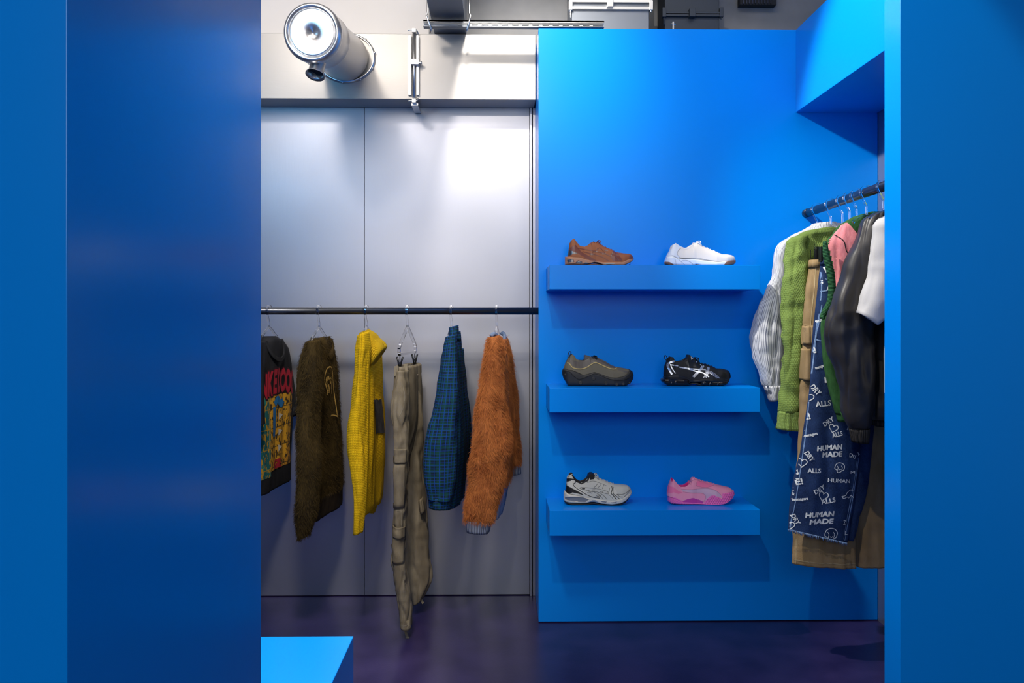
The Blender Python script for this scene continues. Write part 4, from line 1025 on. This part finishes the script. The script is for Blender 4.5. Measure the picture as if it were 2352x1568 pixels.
# ================================================================== trainers
def interp(poly, x):
    if x <= poly[0][0]: return poly[0][1]
    for a, b in zip(poly, poly[1:]):
        if x <= b[0]: return a[1]+(b[1]-a[1])*(x-a[0])/max(1e-6, b[0]-a[0])
    return poly[-1][1]
YC = 3.385
class Shoe:
    def __init__(s, name, label, x0, base, zs, group='trainers on the blue shelves', hw=300):
        s.x0 = x0; s.base = base; s.zs = zs; s.k = mlen(3.36)/11.76; s.HW = hw*s.k
        s.X0 = at(x0, 735, 3.36).x; s.g = thing(name, label, 'shoe', s.P((1100, base)), group); s.tris = []
    def P(s, p, y=None): return Vector((s.X0+p[0]*s.k, YC if y is None else y, s.zs+(s.base-p[1])*s.k))
    def plan(s, x, a, b, wide=1.0):
        t = (x-a)/(b-a); t = min(1, max(0, t))
        w = interp([(0, .76), (.2, .80), (.42, .74), (.7, 1.0), (.85, .93), (1, .72)], t)
        if t < .10: w *= sqrt(max(0, 1-(1-t/.10)**2))*.97+.03
        if t > .80: w *= (1-((t-.80)/.20)**2.4)**.5*.97+.03
        return w*s.HW*wide
    def stations(s, a, b, n=250):
        out = []
        for i in range(n+1):
            t = i/n; u = t+.0-.07*sin(2*pi*t)*1; out.append(a+(b-a)*min(1, max(0, u)))
        return out
    def upper(s, top, bot, a, b, open_, zones, mats, wide=.93, N=150, rim=.0):
        """open_ = (x start, x end of collar)"""
        xs = s.stations(a, b); vs = []; fs = []; mi = []
        for x in xs:
            w = s.plan(x, a, b, wide); zt = interp(top, x); zb = max(interp(bot, x), zt+4); lo, hi = open_
            o = 0
            if lo < x < hi: o = min(1, (x-lo)/30, (hi-x)/25)
            h = zb-zt
            for i in range(N+1):
                u = i/N; sg = -1 if u < .5 else 1; q = u if u <= .5 else 1-u
                ph = pi*.5*(2*q)**1.7; lean = .62+.38*(1-min(1, h/400)*.55)
                cy = abs(cos(ph))**.7; sz = abs(sin(ph))**.62
                yc = cy*(1-(1-lean)*sz*.6) ; zc = sz
                if q < .31: t = q/.31; yo, zo = 1-.34*t**1.3, t**.9
                elif q < .36: t = (q-.31)/.05; yo, zo = .66-.12*t, 1+.02*sin(pi*t)
                elif q < .46: t = (q-.36)/.10; yo, zo = .54-.10*t, 1-.75*t
                else: t = (q-.46)/.04; yo, zo = .44*(1-t), .25
                y = yc*(1-o)+yo*o; z = zc*(1-o)+zo*o
                p = s.P((x, zb-z*h)); p.y = YC+sg*w*y; vs.append(p)
        W = N+1
        for i in range(len(xs)-1):
            for j in range(N):
                fs.append((i*W+j, i*W+j+1, (i+1)*W+j+1, (i+1)*W+j)[::-1])
                q = (j+.5)/N; q = q if q <= .5 else 1-q; c = (vs[i*W+j]+vs[(i+1)*W+j+1])/2
                zx = (c.x-s.X0)/s.k; zy = s.base-(c.z-s.zs)/s.k; m_ = 0
                for zi, pl in zones:
                    if inpoly(zx, zy, pl): m_ = zi
                if open_[0]+25 < (xs[i]+xs[i+1])/2 < open_[1]-20 and q > .34: m_ = 1
                mi.append(m_)
        m = MB(); m.add(vs, fs, mi); m.add([v for v in vs[:W]], [tuple(range(W))]); m.add([v for v in vs[-W:]], [tuple(range(W))[::-1]])
        s.up = m.build('upper', mats, s.g); s.collect(m); return m
    def collect(s, m):
        b = sum(len(v) for v, _ in s.tris); s.tris.append((m.v, [[k+b for k in f] for f in m.f]))
    def bvh(s):
        V = []; Fc = []
        for v, f in s.tris: V += v; Fc += f
        return BVHTree.FromPolygons(V, Fc)
    def sole(s, name, top, bot, a, b, zones, mats, wide=1.0, N=110, e=.42, recess=(), parent=None):
        xs = s.stations(a, b, 230); vs = []; fs = []; mi = []
        q_ = lambda t: max(0, 1-abs(t)**(2/e))**(e/2)
        ts = [-.97+1.94*k/44 for k in range(45)]; y9 = q_(.97)*.96; ys_ = [y9-2*y9*k/9 for k in range(10)]
        RG = [(q_(t), t) for t in ts]+[(y, q_(y)) for y in ys_]+[(-q_(t), t) for t in ts[::-1]]+[(-y, -q_(y)) for y in ys_]; N = len(RG)
        for x in xs:
            w = s.plan(x, a, b, wide); zt = interp(top, x); zb = max(interp(bot, x), zt+3); c = (zt+zb)/2; h = (zb-zt)/2
            for cy, sz in RG:
                zy = c-sz*h; ww = w
                if any(inpoly(x, zy, pl) for pl in recess): ww = w*.9
                p = s.P((x, zy)); p.y = YC+ww*cy; vs.append(p)
        for i in range(len(xs)-1):
            for j in range(N):
                j2 = (j+1) % N; fs.append((i*N+j, i*N+j2, (i+1)*N+j2, (i+1)*N+j)); cc = (vs[i*N+j]+vs[(i+1)*N+j2])/2
                zx = (cc.x-s.X0)/s.k; zy = s.base-(cc.z-s.zs)/s.k; m_ = 0
                for zi, pl in zones:
                    if inpoly(zx, zy, pl): m_ = zi
                mi.append(m_)
        m = MB(); m.add(vs, fs, mi); m.add(vs[:N], [tuple(range(N))[::-1]]); m.add(vs[-N:], [tuple(range(N))])
        s.collect(m); return m.build(name, mats, parent or s.g)
    def lines(s, name, items, mat, parent=None, lift=.0009, both=True):
        """items: (points, width) laid on both flanks"""
        bb = s.bvh(); m = MB()
        for pts, wd in items:
            P2 = smooth([Vector((p[0]*s.k, -p[1]*s.k)) for p in pts], 5) if len(pts) > 2 else [Vector((p[0]*s.k, -p[1]*s.k)) for p in pts]
            vs, fs = ribbon2d(P2, wd*s.k, step=.003); o = Vector((s.X0, YC, s.zs+s.base*s.k))
            print2d(m, vs, fs, bb, o, XAX, UP, YAX, lift)
            if both: print2d(m, vs, [f[::-1] for f in fs], bb, o, XAX, UP, -YAX, lift)
        return m.build(name, mat, parent or s.up)
    def laces(s, top, xs, mat, wide=.40, r=9, bow=None):
        m = MB()
        for i, x in enumerate(xs):
            z = interp(top, x); pts = []
            for j in range(9):
                t = j/8*2-1; pts.append(s.P((x+(14 if i % 2 else -14)*t, z-8+34*t*t), YC+t*wide*s.HW))
            m.tube(pts, r*s.k, 6)
        if bow:
            for sg in (-1, 1):
                c = bow; pts = [s.P(c, YC), s.P((c[0]+20, c[1]-35), YC+sg*.012), s.P((c[0]+70, c[1]-15), YC+sg*.024), s.P((c[0]+60, c[1]+35), YC+sg*.026), s.P((c[0]+10, c[1]+8), YC+sg*.006)]
                m.tube(smooth(pts, 4), r*s.k, 6)
        return m.build('laces', mat, s.g)
    def slabY(s, name, poly, w0, mat, parent=None, bev=.001, yc=0):
        m = MB(); m.prism([(s.P(p).x, s.P(p).z) for p in poly], YC+yc-w0, YC+yc+w0); return m.build(name, mat, parent or s.g, bev)
def mm(n, c, r=.55, **k): return M(n, c, r, 0, .4, **k)

# --- brown runner
sh = Shoe('running_shoe', 'rust brown running shoe on the left of the top shelf', 1280, 915, ZS[0])
br = mm('rust_mesh', (.34, .10, .03)); br2 = mm('rust_overlay', (.20, .055, .035), .35); brd = mm('dark_lining', (.05, .03, .03)); brm = mm('tan_midsole', (.50, .22, .11), .45); brs = M('gunmetal_trim', (.2, .18, .17), .3, .8); bro = mm('brown_outsole', (.12, .045, .025))
topA = [(285,640),(300,540),(330,400),(345,262),(400,196),(440,178),(475,180),(530,260),(620,360),(740,385),(840,340),(900,280),(940,240),(1060,232),(1150,270),(1300,370),(1480,440),(1600,510),(1800,545),(1980,560),(2040,590),(2075,640),(2095,700)]
botA = [(285,655),(600,665),(900,755),(1200,805),(1500,805),(1750,790),(1950,715),(2095,705)]
sh.upper(topA, botA, 285, 2092, (350, 930), [(2, [(320,420),(500,330),(650,520),(1000,720),(1080,790),(940,780),(600,600),(340,470)]), (3, [(290,450),(560,570),(400,590),(300,640)]), (2, [(1420,650),(1520,460),(1640,560),(1760,770),(1500,780)]), (2, [(1960,600),(2100,620),(2100,720),(1930,720)])], [br, brd, br2, brs])
sh.sole('midsole', [(235,640),(300,640),(600,650),(900,745),(1200,795),(1500,795),(1750,785),(1950,705),(2100,690)], [(215,860),(800,872),(870,850),(1000,800),(1100,815),(1250,885),(1800,890),(2000,800),(2105,700)], 218, 2106, [(1, [(265,740),(420,725),(450,800),(270,815)]), (1, [(480,830),(560,760),(670,800),(650,850)]), (1, [(700,850),(760,790),(880,840),(800,860)]), (1, [(1210,830),(1480,820),(1560,850),(1380,880)])], [brm, brs], recess=([(265,740),(420,725),(450,800),(270,815)], [(480,830),(560,760),(670,800),(650,850)]))
sh.sole('outsole', [(225,855),(800,866),(870,848),(1000,830),(1250,880),(1800,886),(1950,860),(2010,830)], [(225,900),(260,914),(850,914),(1050,890),(1200,914),(1800,914),(1950,880),(2010,835)], 228, 2010, [], [bro], wide=.97)
sh.lines('side_stripes', [([(1060,480),(1160,410),(1290,560),(1440,650)], 14), ([(880,600),(1000,500),(1100,420)], 10), ([(540,420),(900,480),(1250,560),(1430,640)], 22), ([(700,520),(1000,590),(1250,680),(1380,770)], 18)], br2)
sh.lines('silver_flecks', [([(990+22*i,530),(1015+22*i,500)], 10) for i in range(4)]+[([(890+26*i,610),(925+26*i,565)], 10) for i in range(4)]+[([(1210+24*i,590),(1235+24*i,550)], 10) for i in range(4)]+[([(1270+24*i,500),(1300+24*i,465)], 9) for i in range(4)]+[([(1440,640),(1530,470)], 9), ([(1560,640),(1660,760)], 8)], brs)
sh.laces(topA, [1000, 1080, 1160, 1240, 1320, 1400, 1480, 1560], br2, bow=(1100, 235))

# --- white trainer
sh = Shoe('tennis_shoe', 'cream white trainer with gum sole edge on the right of the top shelf', 1510, 915, ZS[0])
wh = mm('cream_leather', (.82, .75, .66), .45); wh2 = mm('white_leather', (.78, .80, .82), .4); gum = mm('gum_rubber', (.27, .13, .075)); whs = mm('white_midsole', (.84, .86, .86), .4); lin = mm('cream_lining_shoe', (.7, .66, .6))
topB = [(270,640),(300,575),(340,510),(420,350),(500,282),(560,320),(640,370),(740,412),(820,400),(920,340),(1000,275),(1080,250),(1160,295),(1300,362),(1450,430),(1600,492),(1780,567),(1900,570),(2040,590),(2120,630),(2160,690)]
botB = [(270,660),(400,640),(600,690),(1000,705),(1300,750),(1600,785),(1900,765),(2160,730)]
sh.upper(topB, botB, 268, 2160, (380, 990), [(2, [(260,600),(420,340),(500,270),(660,380),(560,450),(520,560),(600,690),(260,680)])], [wh, lin, wh2])
sh.sole('midsole', [(225,790),(245,740),(275,650),(400,618),(600,685),(1000,700),(1300,745),(1600,780),(1900,758),(2160,725)], [(225,830),(330,885),(900,895),(1000,885),(1060,862),(1130,880),(1200,895),(1900,890),(2100,850),(2170,790)], 222, 2172, [(1, [(200,770),(330,800),(490,900),(200,920)]), (1, [(1850,785),(2200,700),(2200,920),(1750,905)])], [whs, gum])
sh.sole('outsole', [(260,870),(900,885),(1060,868),(1150,888),(1900,880),(2080,850)], [(260,905),(900,912),(1020,900),(1080,900),(1180,912),(1900,912),(2080,860)], 262, 2085, [], [gum], wide=.97)
sh.lines('panel_seams', [([(640,410),(560,480),(530,580),(600,670),(750,690),(1100,690),(1300,735),(1600,775),(1900,765),(2100,735)], 9), ([(380,620),(460,640),(600,760),(740,880)], 8), ([(660,750),(780,750),(900,810),(980,890)], 8), ([(460,690),(480,800),(500,890)], 6)], mm('grey_seam', (.32, .32, .33)))
sh.lines('collar_piping', [([(500,300),(640,385),(740,425),(830,415),(930,350),(1020,285)], 14), ([(2090,620),(2150,680),(2120,730)], 12)], whs)
sh.laces(topB, [1020, 1110, 1200, 1290, 1380, 1470, 1560, 1660], mm('white_lace', (.9, .88, .84)), r=12, bow=(1110, 250))

# --- olive trainer
sh = Shoe('trail_shoe', 'olive trainer with chunky black wavy sole and yellow piping', 1280, 1075, ZS[1], hw=315)
ol = mm('olive_nubuck', (.16, .135, .085), .7); old = mm('black_neoprene', (.01, .01, .01)); olg = mm('olive_shiny_panel', (.115, .095, .075), .35); olr = mm('black_rubber', (.016, .017, .02), .5); olr2 = mm('dark_rubber_foxing', (.03, .028, .025), .55)
topC = [(190,600),(205,540),(235,450),(300,330),(350,255),(420,228),(460,262),(520,352),(600,388),(700,392),(760,380),(840,340),(900,308),(980,290),(1080,300),(1300,400),(1480,510),(1620,562),(1900,612),(1990,650),(2060,720)]
botC = [(190,620),(400,640),(550,700),(700,770),(830,740),(1000,690),(1150,740),(1400,830),(1600,840),(1800,800),(1920,730),(2070,720)]
sh.upper(topC, botC, 188, 2062, (330, 900), [(2, [(290,440),(330,340),(560,420),(900,310),(1020,300),(1050,420),(700,590),(500,580),(360,480)]), (2, [(1040,310),(1480,500),(1620,560),(1560,600),(1060,430)]), (2, [(1620,610),(1950,680),(1900,720),(1640,650)])], [ol, old, olg])
sh.sole('rubber_sole', [(140,660),(185,602),(300,612),(400,625),(550,685),(700,755),(830,725),(1000,675),(1150,725),(1400,815),(1600,828),(1800,785),(1920,700),(1970,628),(2050,680),(2092,780)], [(140,740),(180,870),(290,1058),(330,1072),(1860,1072),(2000,1000),(2070,900),(2092,800)], 138, 2094, [(1, [(180,590),(400,620),(700,750),(1000,670),(1400,812),(1650,825),(1950,680),(2080,700),(2040,820),(1700,920),(1400,880),(1010,735),(700,860),(560,880),(440,800),(320,690),(180,650)])], [olr, olr2], wide=1.04, e=.36)
sh.lines('piping', [([(270,430),(330,470),(400,560),(520,600),(660,605),(800,560),(920,480),(1020,435),(1120,465),(1280,540),(1420,595),(1520,610),(1590,590),(1615,555)], 24)], mm('yellow_piping', (.52, .38, .13), .5), lift=.002)
sh.lines('sole_groove', [([(190,660),(320,680),(440,800),(560,880),(700,860),(860,790),(1010,735),(1200,800),(1400,880),(1650,915),(1900,870),(2050,760)], 14)], mm('groove_black', (.004, .004, .005), .8), lift=.0012)
m = MB()
for cx_, cy_, r_ in ((620, 980, 55), (975, 870, 55), (1310, 990, 55), (1590, 1020, 45), (1770, 1010, 38), (1950, 985, 30), (220, 760, 30)):
    q = sh.P((cx_, cy_), YC-sh.plan(cx_, 138, 2094, 1.04)*.985); m.lathe(q+Vector((0, .004, 0)), (0, -1, 0), [(r_*sh.k, 0), (r_*sh.k*.9, .006), (r_*sh.k*.7, .0065), (0, .0055)], 20, cap=(False, False))
m.build('sole_lugs', olr2, sh.g)
sh.slabY('tongue', [(740,380),(745,250),(775,238),(860,262),(960,300),(980,380)], .022, olg)
pts = smooth([sh.P((240,450)), sh.P((300,340)), sh.P((305,240)), sh.P((345,150)), sh.P((385,170)), sh.P((370,240)), sh.P((330,330))], 5); m = MB(); m.sweep(pts, YAX, .014, .0025); m.build('pull_tab', old, sh.g)
sh.laces(topC, [960, 1020], old, r=16, bow=(1000, 300)); sh.slabY('lace_toggle', [(1000,300),(1040,290),(1070,320),(1050,350),(1010,345)], .012, old)

# --- black trainer with silver stripes
sh = Shoe('running_shoe', 'glossy black running shoe with silver side stripes and pod sole', 1510, 1058, ZS[1])
bk = mm('black_mesh', (.009, .009, .010), .6); bkl = mm('black_lining', (.006, .006, .007)); bko = mm('black_shiny_overlay', (.012, .012, .013), .3); bks = M('silver_foil', (.72, .72, .75), .28, .75); bkm = mm('black_midsole', (.014, .014, .016), .3); bkp = mm('glossy_black_pod', (.012, .010, .010), .12)
topD = [(200,700),(215,560),(250,450),(280,390),(320,305),(380,278),(440,292),(490,395),(600,402),(720,382),(800,330),(850,300),(960,292),(1050,318),(1180,440),(1400,490),(1640,590),(1800,600),(1960,640),(2010,700),(2035,780)]
botD = [(200,790),(500,760),(700,800),(1000,915),(1250,870),(1500,885),(1800,895),(2035,830)]
sh.upper(topD, botD, 198, 2036, (330, 860), [(2, [(1680,840),(1760,700),(1960,650),(2050,760),(2040,860)]), (2, [(760,420),(900,330),(1180,440),(1150,560),(820,530)])], [bk, bkl, bko])
sh.sole('midsole', [(195,800),(400,745),(560,738),(700,775),(1000,895),(1250,852),(1500,868),(1800,880),(1950,850),(2038,800)], [(195,880),(500,930),(900,965),(1100,965),(1300,940),(1800,960),(1950,920),(2038,810)], 190, 2040, [], [bkm])
sh.sole('heel_pod', [(130,890),(170,850),(300,840),(800,850),(900,900),(925,960)], [(130,930),(200,1000),(330,1056),(860,1056),(910,1020),(930,985)], 128, 932, [], [bkp], wide=1.02, e=.6)
sh.sole('forefoot_pod', [(1130,980),(1180,920),(1300,900),(1750,910),(1900,900),(1980,880)], [(1130,1000),(1200,1045),(1300,1056),(1700,1056),(1850,1040),(1980,925)], 1128, 1990, [], [bkp], wide=1.0, e=.6)
sh.sole('outsole_shank', [(300,1030),(900,970),(1100,970),(1200,1030),(1800,1040)], [(300,1056),(880,1045),(1000,1010),(1120,1045),(1800,1056)], 300, 1850, [], [bkm], wide=.6)
m = MB()
for cx_, cy_ in ((230,930),(370,970),(480,950),(600,950),(720,940),(850,960),(1240,970),(1400,985),(1620,985),(1770,965)):
    q = sh.P((cx_, cy_), YC-sh.plan(cx_, 128, 2040, .99)); m.tube([q+Vector((-.003, .004, -.006)), q+Vector((-.001, -.001, 0)), q+Vector((.003, .004, .007))], .0025, 8)
m.build('pod_ribs', M('smoked_gloss', (.18, .15, .13), .08, .6), sh.g)
sh.lines('silver_stripes', [([(470,385),(330,430),(280,500),(320,620),(385,740)], 48), ([(340,480),(560,515)], 26), ([(360,500),(400,600),(480,710)], 22),
    ([(590,545),(850,600),(1040,660),(1220,700),(1380,810)], 30), ([(720,560),(1000,600),(1300,610)], 26)]
    +[([(930+30*j,805+8*j),(1090+20*j,655+8*j),(1215+25*j,510+8*j)], 13) for j in range(3)]+[([(1230+35*j,830),(1320+25*j,680),(1355+26*j,550)], 13) for j in range(3)]
    +[([(1290,625+26*j),(1430-8*j,660+26*j),(1560-12*j,740+26*j),(1665-38*j,845)], 13) for j in range(3)], bks)
sh.slabY('tongue', [(790,400),(850,222),(885,218),(930,250),(960,300),(940,420)], .02, bkl); sh.slabY('tongue_label', [(912,255),(930,262),(985,330),(925,350)], .0205, bks, bev=0)
m = MB(); m.sweep(smooth([sh.P((275,380)), sh.P((220,290)), sh.P((250,235)), sh.P((295,300)), sh.P((280,370))], 5), YAX, .008, .002); m.build('pull_tab', bkl, sh.g)
sh.laces(topD, [980, 1060, 1150, 1250, 1340, 1420, 1510, 1590], bko, r=14, bow=(1050, 330))
m = MB()
for q in ((1070,410),(1175,485),(1260,520)): m.lathe(sh.P(q, YC-.022), (0, -1, 0), [(.003, 0), (.002, .003)], 10)
m.build('eyelets', bks, sh.g)

# --- cream runner
sh = Shoe('running_shoe', 'cream running shoe with black lining and fine black lines on the lowest shelf', 1280, 990, ZS[2])
cr_ = mm('cream_mesh', (.60, .57, .47), .6); crl = mm('black_lining_b', (.010, .008, .008)); cro = mm('cream_overlay', (.68, .64, .52), .4); crm = mm('cream_midsole', (.68, .62, .51), .45); crg = M('grey_gel', (.22, .23, .25), .25, .2); crk = mm('black_outsole', (.012, .012, .014)); crb = mm('bluegrey_shank', (.26, .31, .36))
topE = [(225,660),(245,560),(262,430),(270,290),(300,222),(400,168),(430,190),(470,280),(540,355),(640,402),(740,370),(820,300),(880,235),(960,215),(1060,235),(1200,318),(1400,402),(1580,462),(1800,476),(1930,500),(2000,560),(2040,650)]
botE = [(225,670),(400,690),(600,735),(900,805),(1200,845),(1500,865),(1750,805),(2040,680)]
sh.upper(topE, botE, 223, 2042, (310, 900), [(3, [(225,440),(270,470),(600,620),(700,710),(430,640),(300,690),(225,680)]), (2, [(260,430),(300,350),(440,310),(480,360),(430,420),(620,570),(960,780),(900,790),(600,640),(300,480)]), (3, [(260,300),(330,270),(470,290),(500,330),(400,320),(262,380)]), (2, [(1380,700),(1460,470),(1560,560),(1720,820),(1480,850)]), (2, [(1600,690),(1900,650),(2010,560),(2060,680),(1800,800)]), (3, [(380,170),(450,190),(560,350),(650,400),(800,320),(860,235),(900,230),(840,350),(660,440),(500,370),(410,230)])], [cr_, crl, cro, crl])
sh.sole('midsole', [(188,700),(212,640),(300,680),(400,685),(600,722),(900,792),(1200,832),(1500,852),(1750,792),(1950,700),(2040,655)], [(188,880),(230,925),(400,950),(780,950),(880,920),(1000,915),(1180,955),(1450,975),(1700,950),(1850,890),(2010,750),(2044,670)], 185, 2046, [(1, [(205,790),(420,760),(640,765),(860,830),(760,905),(600,895),(400,880),(210,845)]), (1, [(1140,860),(1340,880),(1300,910),(1200,900)]), (1, [(1440,900),(1610,880),(1560,915),(1460,920)]), (2, [(780,930),(950,850),(1020,850),(1150,930),(1180,980),(780,980)])], [crm, crg, crb], recess=([(205,790),(420,760),(640,765),(860,830),(760,905),(600,895),(400,880),(210,845)],))
sh.sole('outsole', [(200,900),(400,935),(780,945),(1000,930),(1200,955),(1450,970),(1700,945),(1850,890),(2000,765)], [(200,935),(300,972),(420,985),(800,985),(1000,960),(1200,988),(1650,988),(1850,925),(2000,775)], 196, 2005, [], [crk], wide=1.0)
sh.lines('black_lines', [([(500,380),(430,430),(480,500),(620,600),(800,710),(960,775),(1150,800)], 16), ([(670,540),(750,545)], 22), ([(430,640),(560,660),(700,712)], 18),
   ([(1470,480),(1480,560),(1450,660),(1520,740),(1590,830)], 18), ([(1510,500),(1500,660),(1600,750),(1680,815)], 15), ([(1420,520),(1380,680),(1460,760),(1500,830)], 7), ([(1600,685),(1750,690),(1900,640),(1990,570)], 9), ([(1600,690),(1680,750),(1760,760)], 9), ([(1800,760),(1900,680),(1990,590)], 8)]
   +[([(990,520),(1100,410)], 8), ([(1090,530),(1170,440)], 8), ([(1210,550),(1260,450)], 8)]+[([(810+34*j,660+6*j),(850+34*j,605+6*j)], 7) for j in range(4)]+[([(1030+30*j,755+10*j),(1075+30*j,705+8*j)], 10) for j in range(4)]+[([(930+22*j,590),(950+22*j,560)], 7) for j in range(4)]
   +[([(1150+28*j,650),(1170+28*j,605)], 7) for j in range(3)]
   +[([(620,510),(900,530),(1150,560),(1370,620)], 7), ([(600,540),(900,610),(1100,640),(1250,730),(1340,830)], 8), ([(960,620),(1120,700),(1230,815)], 7), ([(1360,620),(1350,680),(1200,640)], 7), ([(800,390),(1000,350),(1330,470)], 6)], crl)
sh.slabY('tongue', [(820,330),(850,200),(900,158),(960,158),(1020,190),(1000,300)], .022, crl)
sh.laces(topE, [960, 1040, 1120, 1200, 1290, 1380, 1470, 1540], mm('cream_lace', (.62, .60, .52)), r=13, bow=(1030, 215))

# --- pink studded shoe
sh = Shoe('studded_shoe', 'bright pink low shoe with small rubber studs along the sole', 1510, 955, ZS[2])
pk = mm('pink_suede', (1.0, .34, .48), .6); pkl = mm('magenta_lining', (.70, .015, .22)); pk2 = mm('deep_pink_panel', (1.0, .20, .38), .5); pkg = mm('mauve_formstrip', (.70, .42, .56), .35); pks = mm('pink_rubber', (.95, .18, .50), .35); pkm = mm('magenta_arch', (.62, .05, .36), .4)
topF = [(295,660),(305,590),(330,480),(400,302),(440,278),(480,325),(560,422),(640,490),(760,490),(880,420),(925,330),(960,262),(1000,245),(1250,345),(1500,400),(1610,442),(1850,495),(2000,530),(2100,605),(2140,680)]
botF = [(295,760),(700,880),(1200,895),(1450,760),(1700,800),(1780,680),(2140,670)]
botF = [(295,740),(400,760),(700,890),(1200,915),(1500,915),(1800,880),(2000,780),(2140,700)]
sh.upper(topF, botF, 293, 2142, (400, 935), [(2, [(330,470),(420,470),(560,580),(680,630),(560,665),(440,620),(300,670),(290,600)]), (2, [(1080,330),(1250,350),(1530,440),(1350,485),(1180,480),(1060,450)]),
   (3, [(640,540),(900,545),(1200,515),(1400,515),(1560,560),(1680,660),(1740,760),(1500,690),(1380,740),(1250,880),(1300,780),(1280,680),(1200,640),(900,630),(690,600)]),
   (4, [(320,760),(420,740),(560,790),(760,900),(320,900)]), (4, [(1240,900),(1330,800),(1420,710),(1520,690),(1640,750),(1740,790),(1740,650),(1900,630),(2100,610),(2160,660),(2160,960),(1240,960)]), (5, [(640,870),(800,800),(950,770),(1100,810),(1240,870),(1200,930),(760,930)])], [pk, pkl, pk2, pkg, pks, pkm], wide=.97)
sh.sole('outsole', [(320,748),(420,760),(700,870),(1200,905),(1500,905),(1800,870),(2000,780),(2120,700)], [(330,900),(400,932),(700,942),(1200,945),(1400,954),(1700,954),(1850,920),(2050,810),(2125,720)], 318, 2130, [], [pks], wide=1.0)
bb = sh.bvh(); m = MB(); o = Vector((sh.X0, YC, sh.zs+sh.base*sh.k)); zone1 = [(320,770),(420,745),(560,795),(760,905),(760,935),(340,925)]; zone2 = [(1240,905),(1330,800),(1420,715),(1520,695),(1640,755),(1740,790),(1760,660),(1900,640),(2090,615),(2130,700),(2000,800),(1850,890),(1600,945),(1300,940)]
def stud(zx, zy, r, h):
    for sg in (1, -1):
        p = onto(bb, o+XAX*(zx*sh.k)-UP*(zy*sh.k)-YAX*(.3*sg), YAX*sg, -.001)
        if p is not None: m.lathe(p, (0, -sg, -.15), [(r*sh.k, 0), (r*.6*sh.k, h*.7), (r*.3*sh.k, h)], 8, cap=(False, True))
for i in range(30):
    for j in range(12):
        x = 300+i*38+(19 if j % 2 else 0); z = 740+j*26
        if inpoly(x, z, zone1): stud(x, z, 13, .003)
for i in range(30):
    for j in range(10):
        x = 1220+i*62+(31 if j % 2 else 0); z = 620+j*44
        if inpoly(x, z, zone2): stud(x, z, 22, .0045)
for i in range(14): stud(760+i*36, 925, 12, .003)
m.build('rubber_studs', pks, sh.g)
sh.lines('seam_lines', [([(640,540),(900,548),(1200,518),(1400,518),(1580,570),(1720,700)], 6), ([(690,610),(900,635),(1180,640),(1270,680),(1290,760),(1240,870)], 6), ([(900,420),(940,340),(1000,300),(1060,300),(1200,345)], 7), ([(1075,350),(1060,450),(1180,480),(1350,485),(1540,440)], 6)], mm('seam_pink', (.45, .12, .25)))
sh.laces(topF, [1040, 1110, 1190, 1270, 1400, 1500, 1580], pk, r=9, wide=.3)
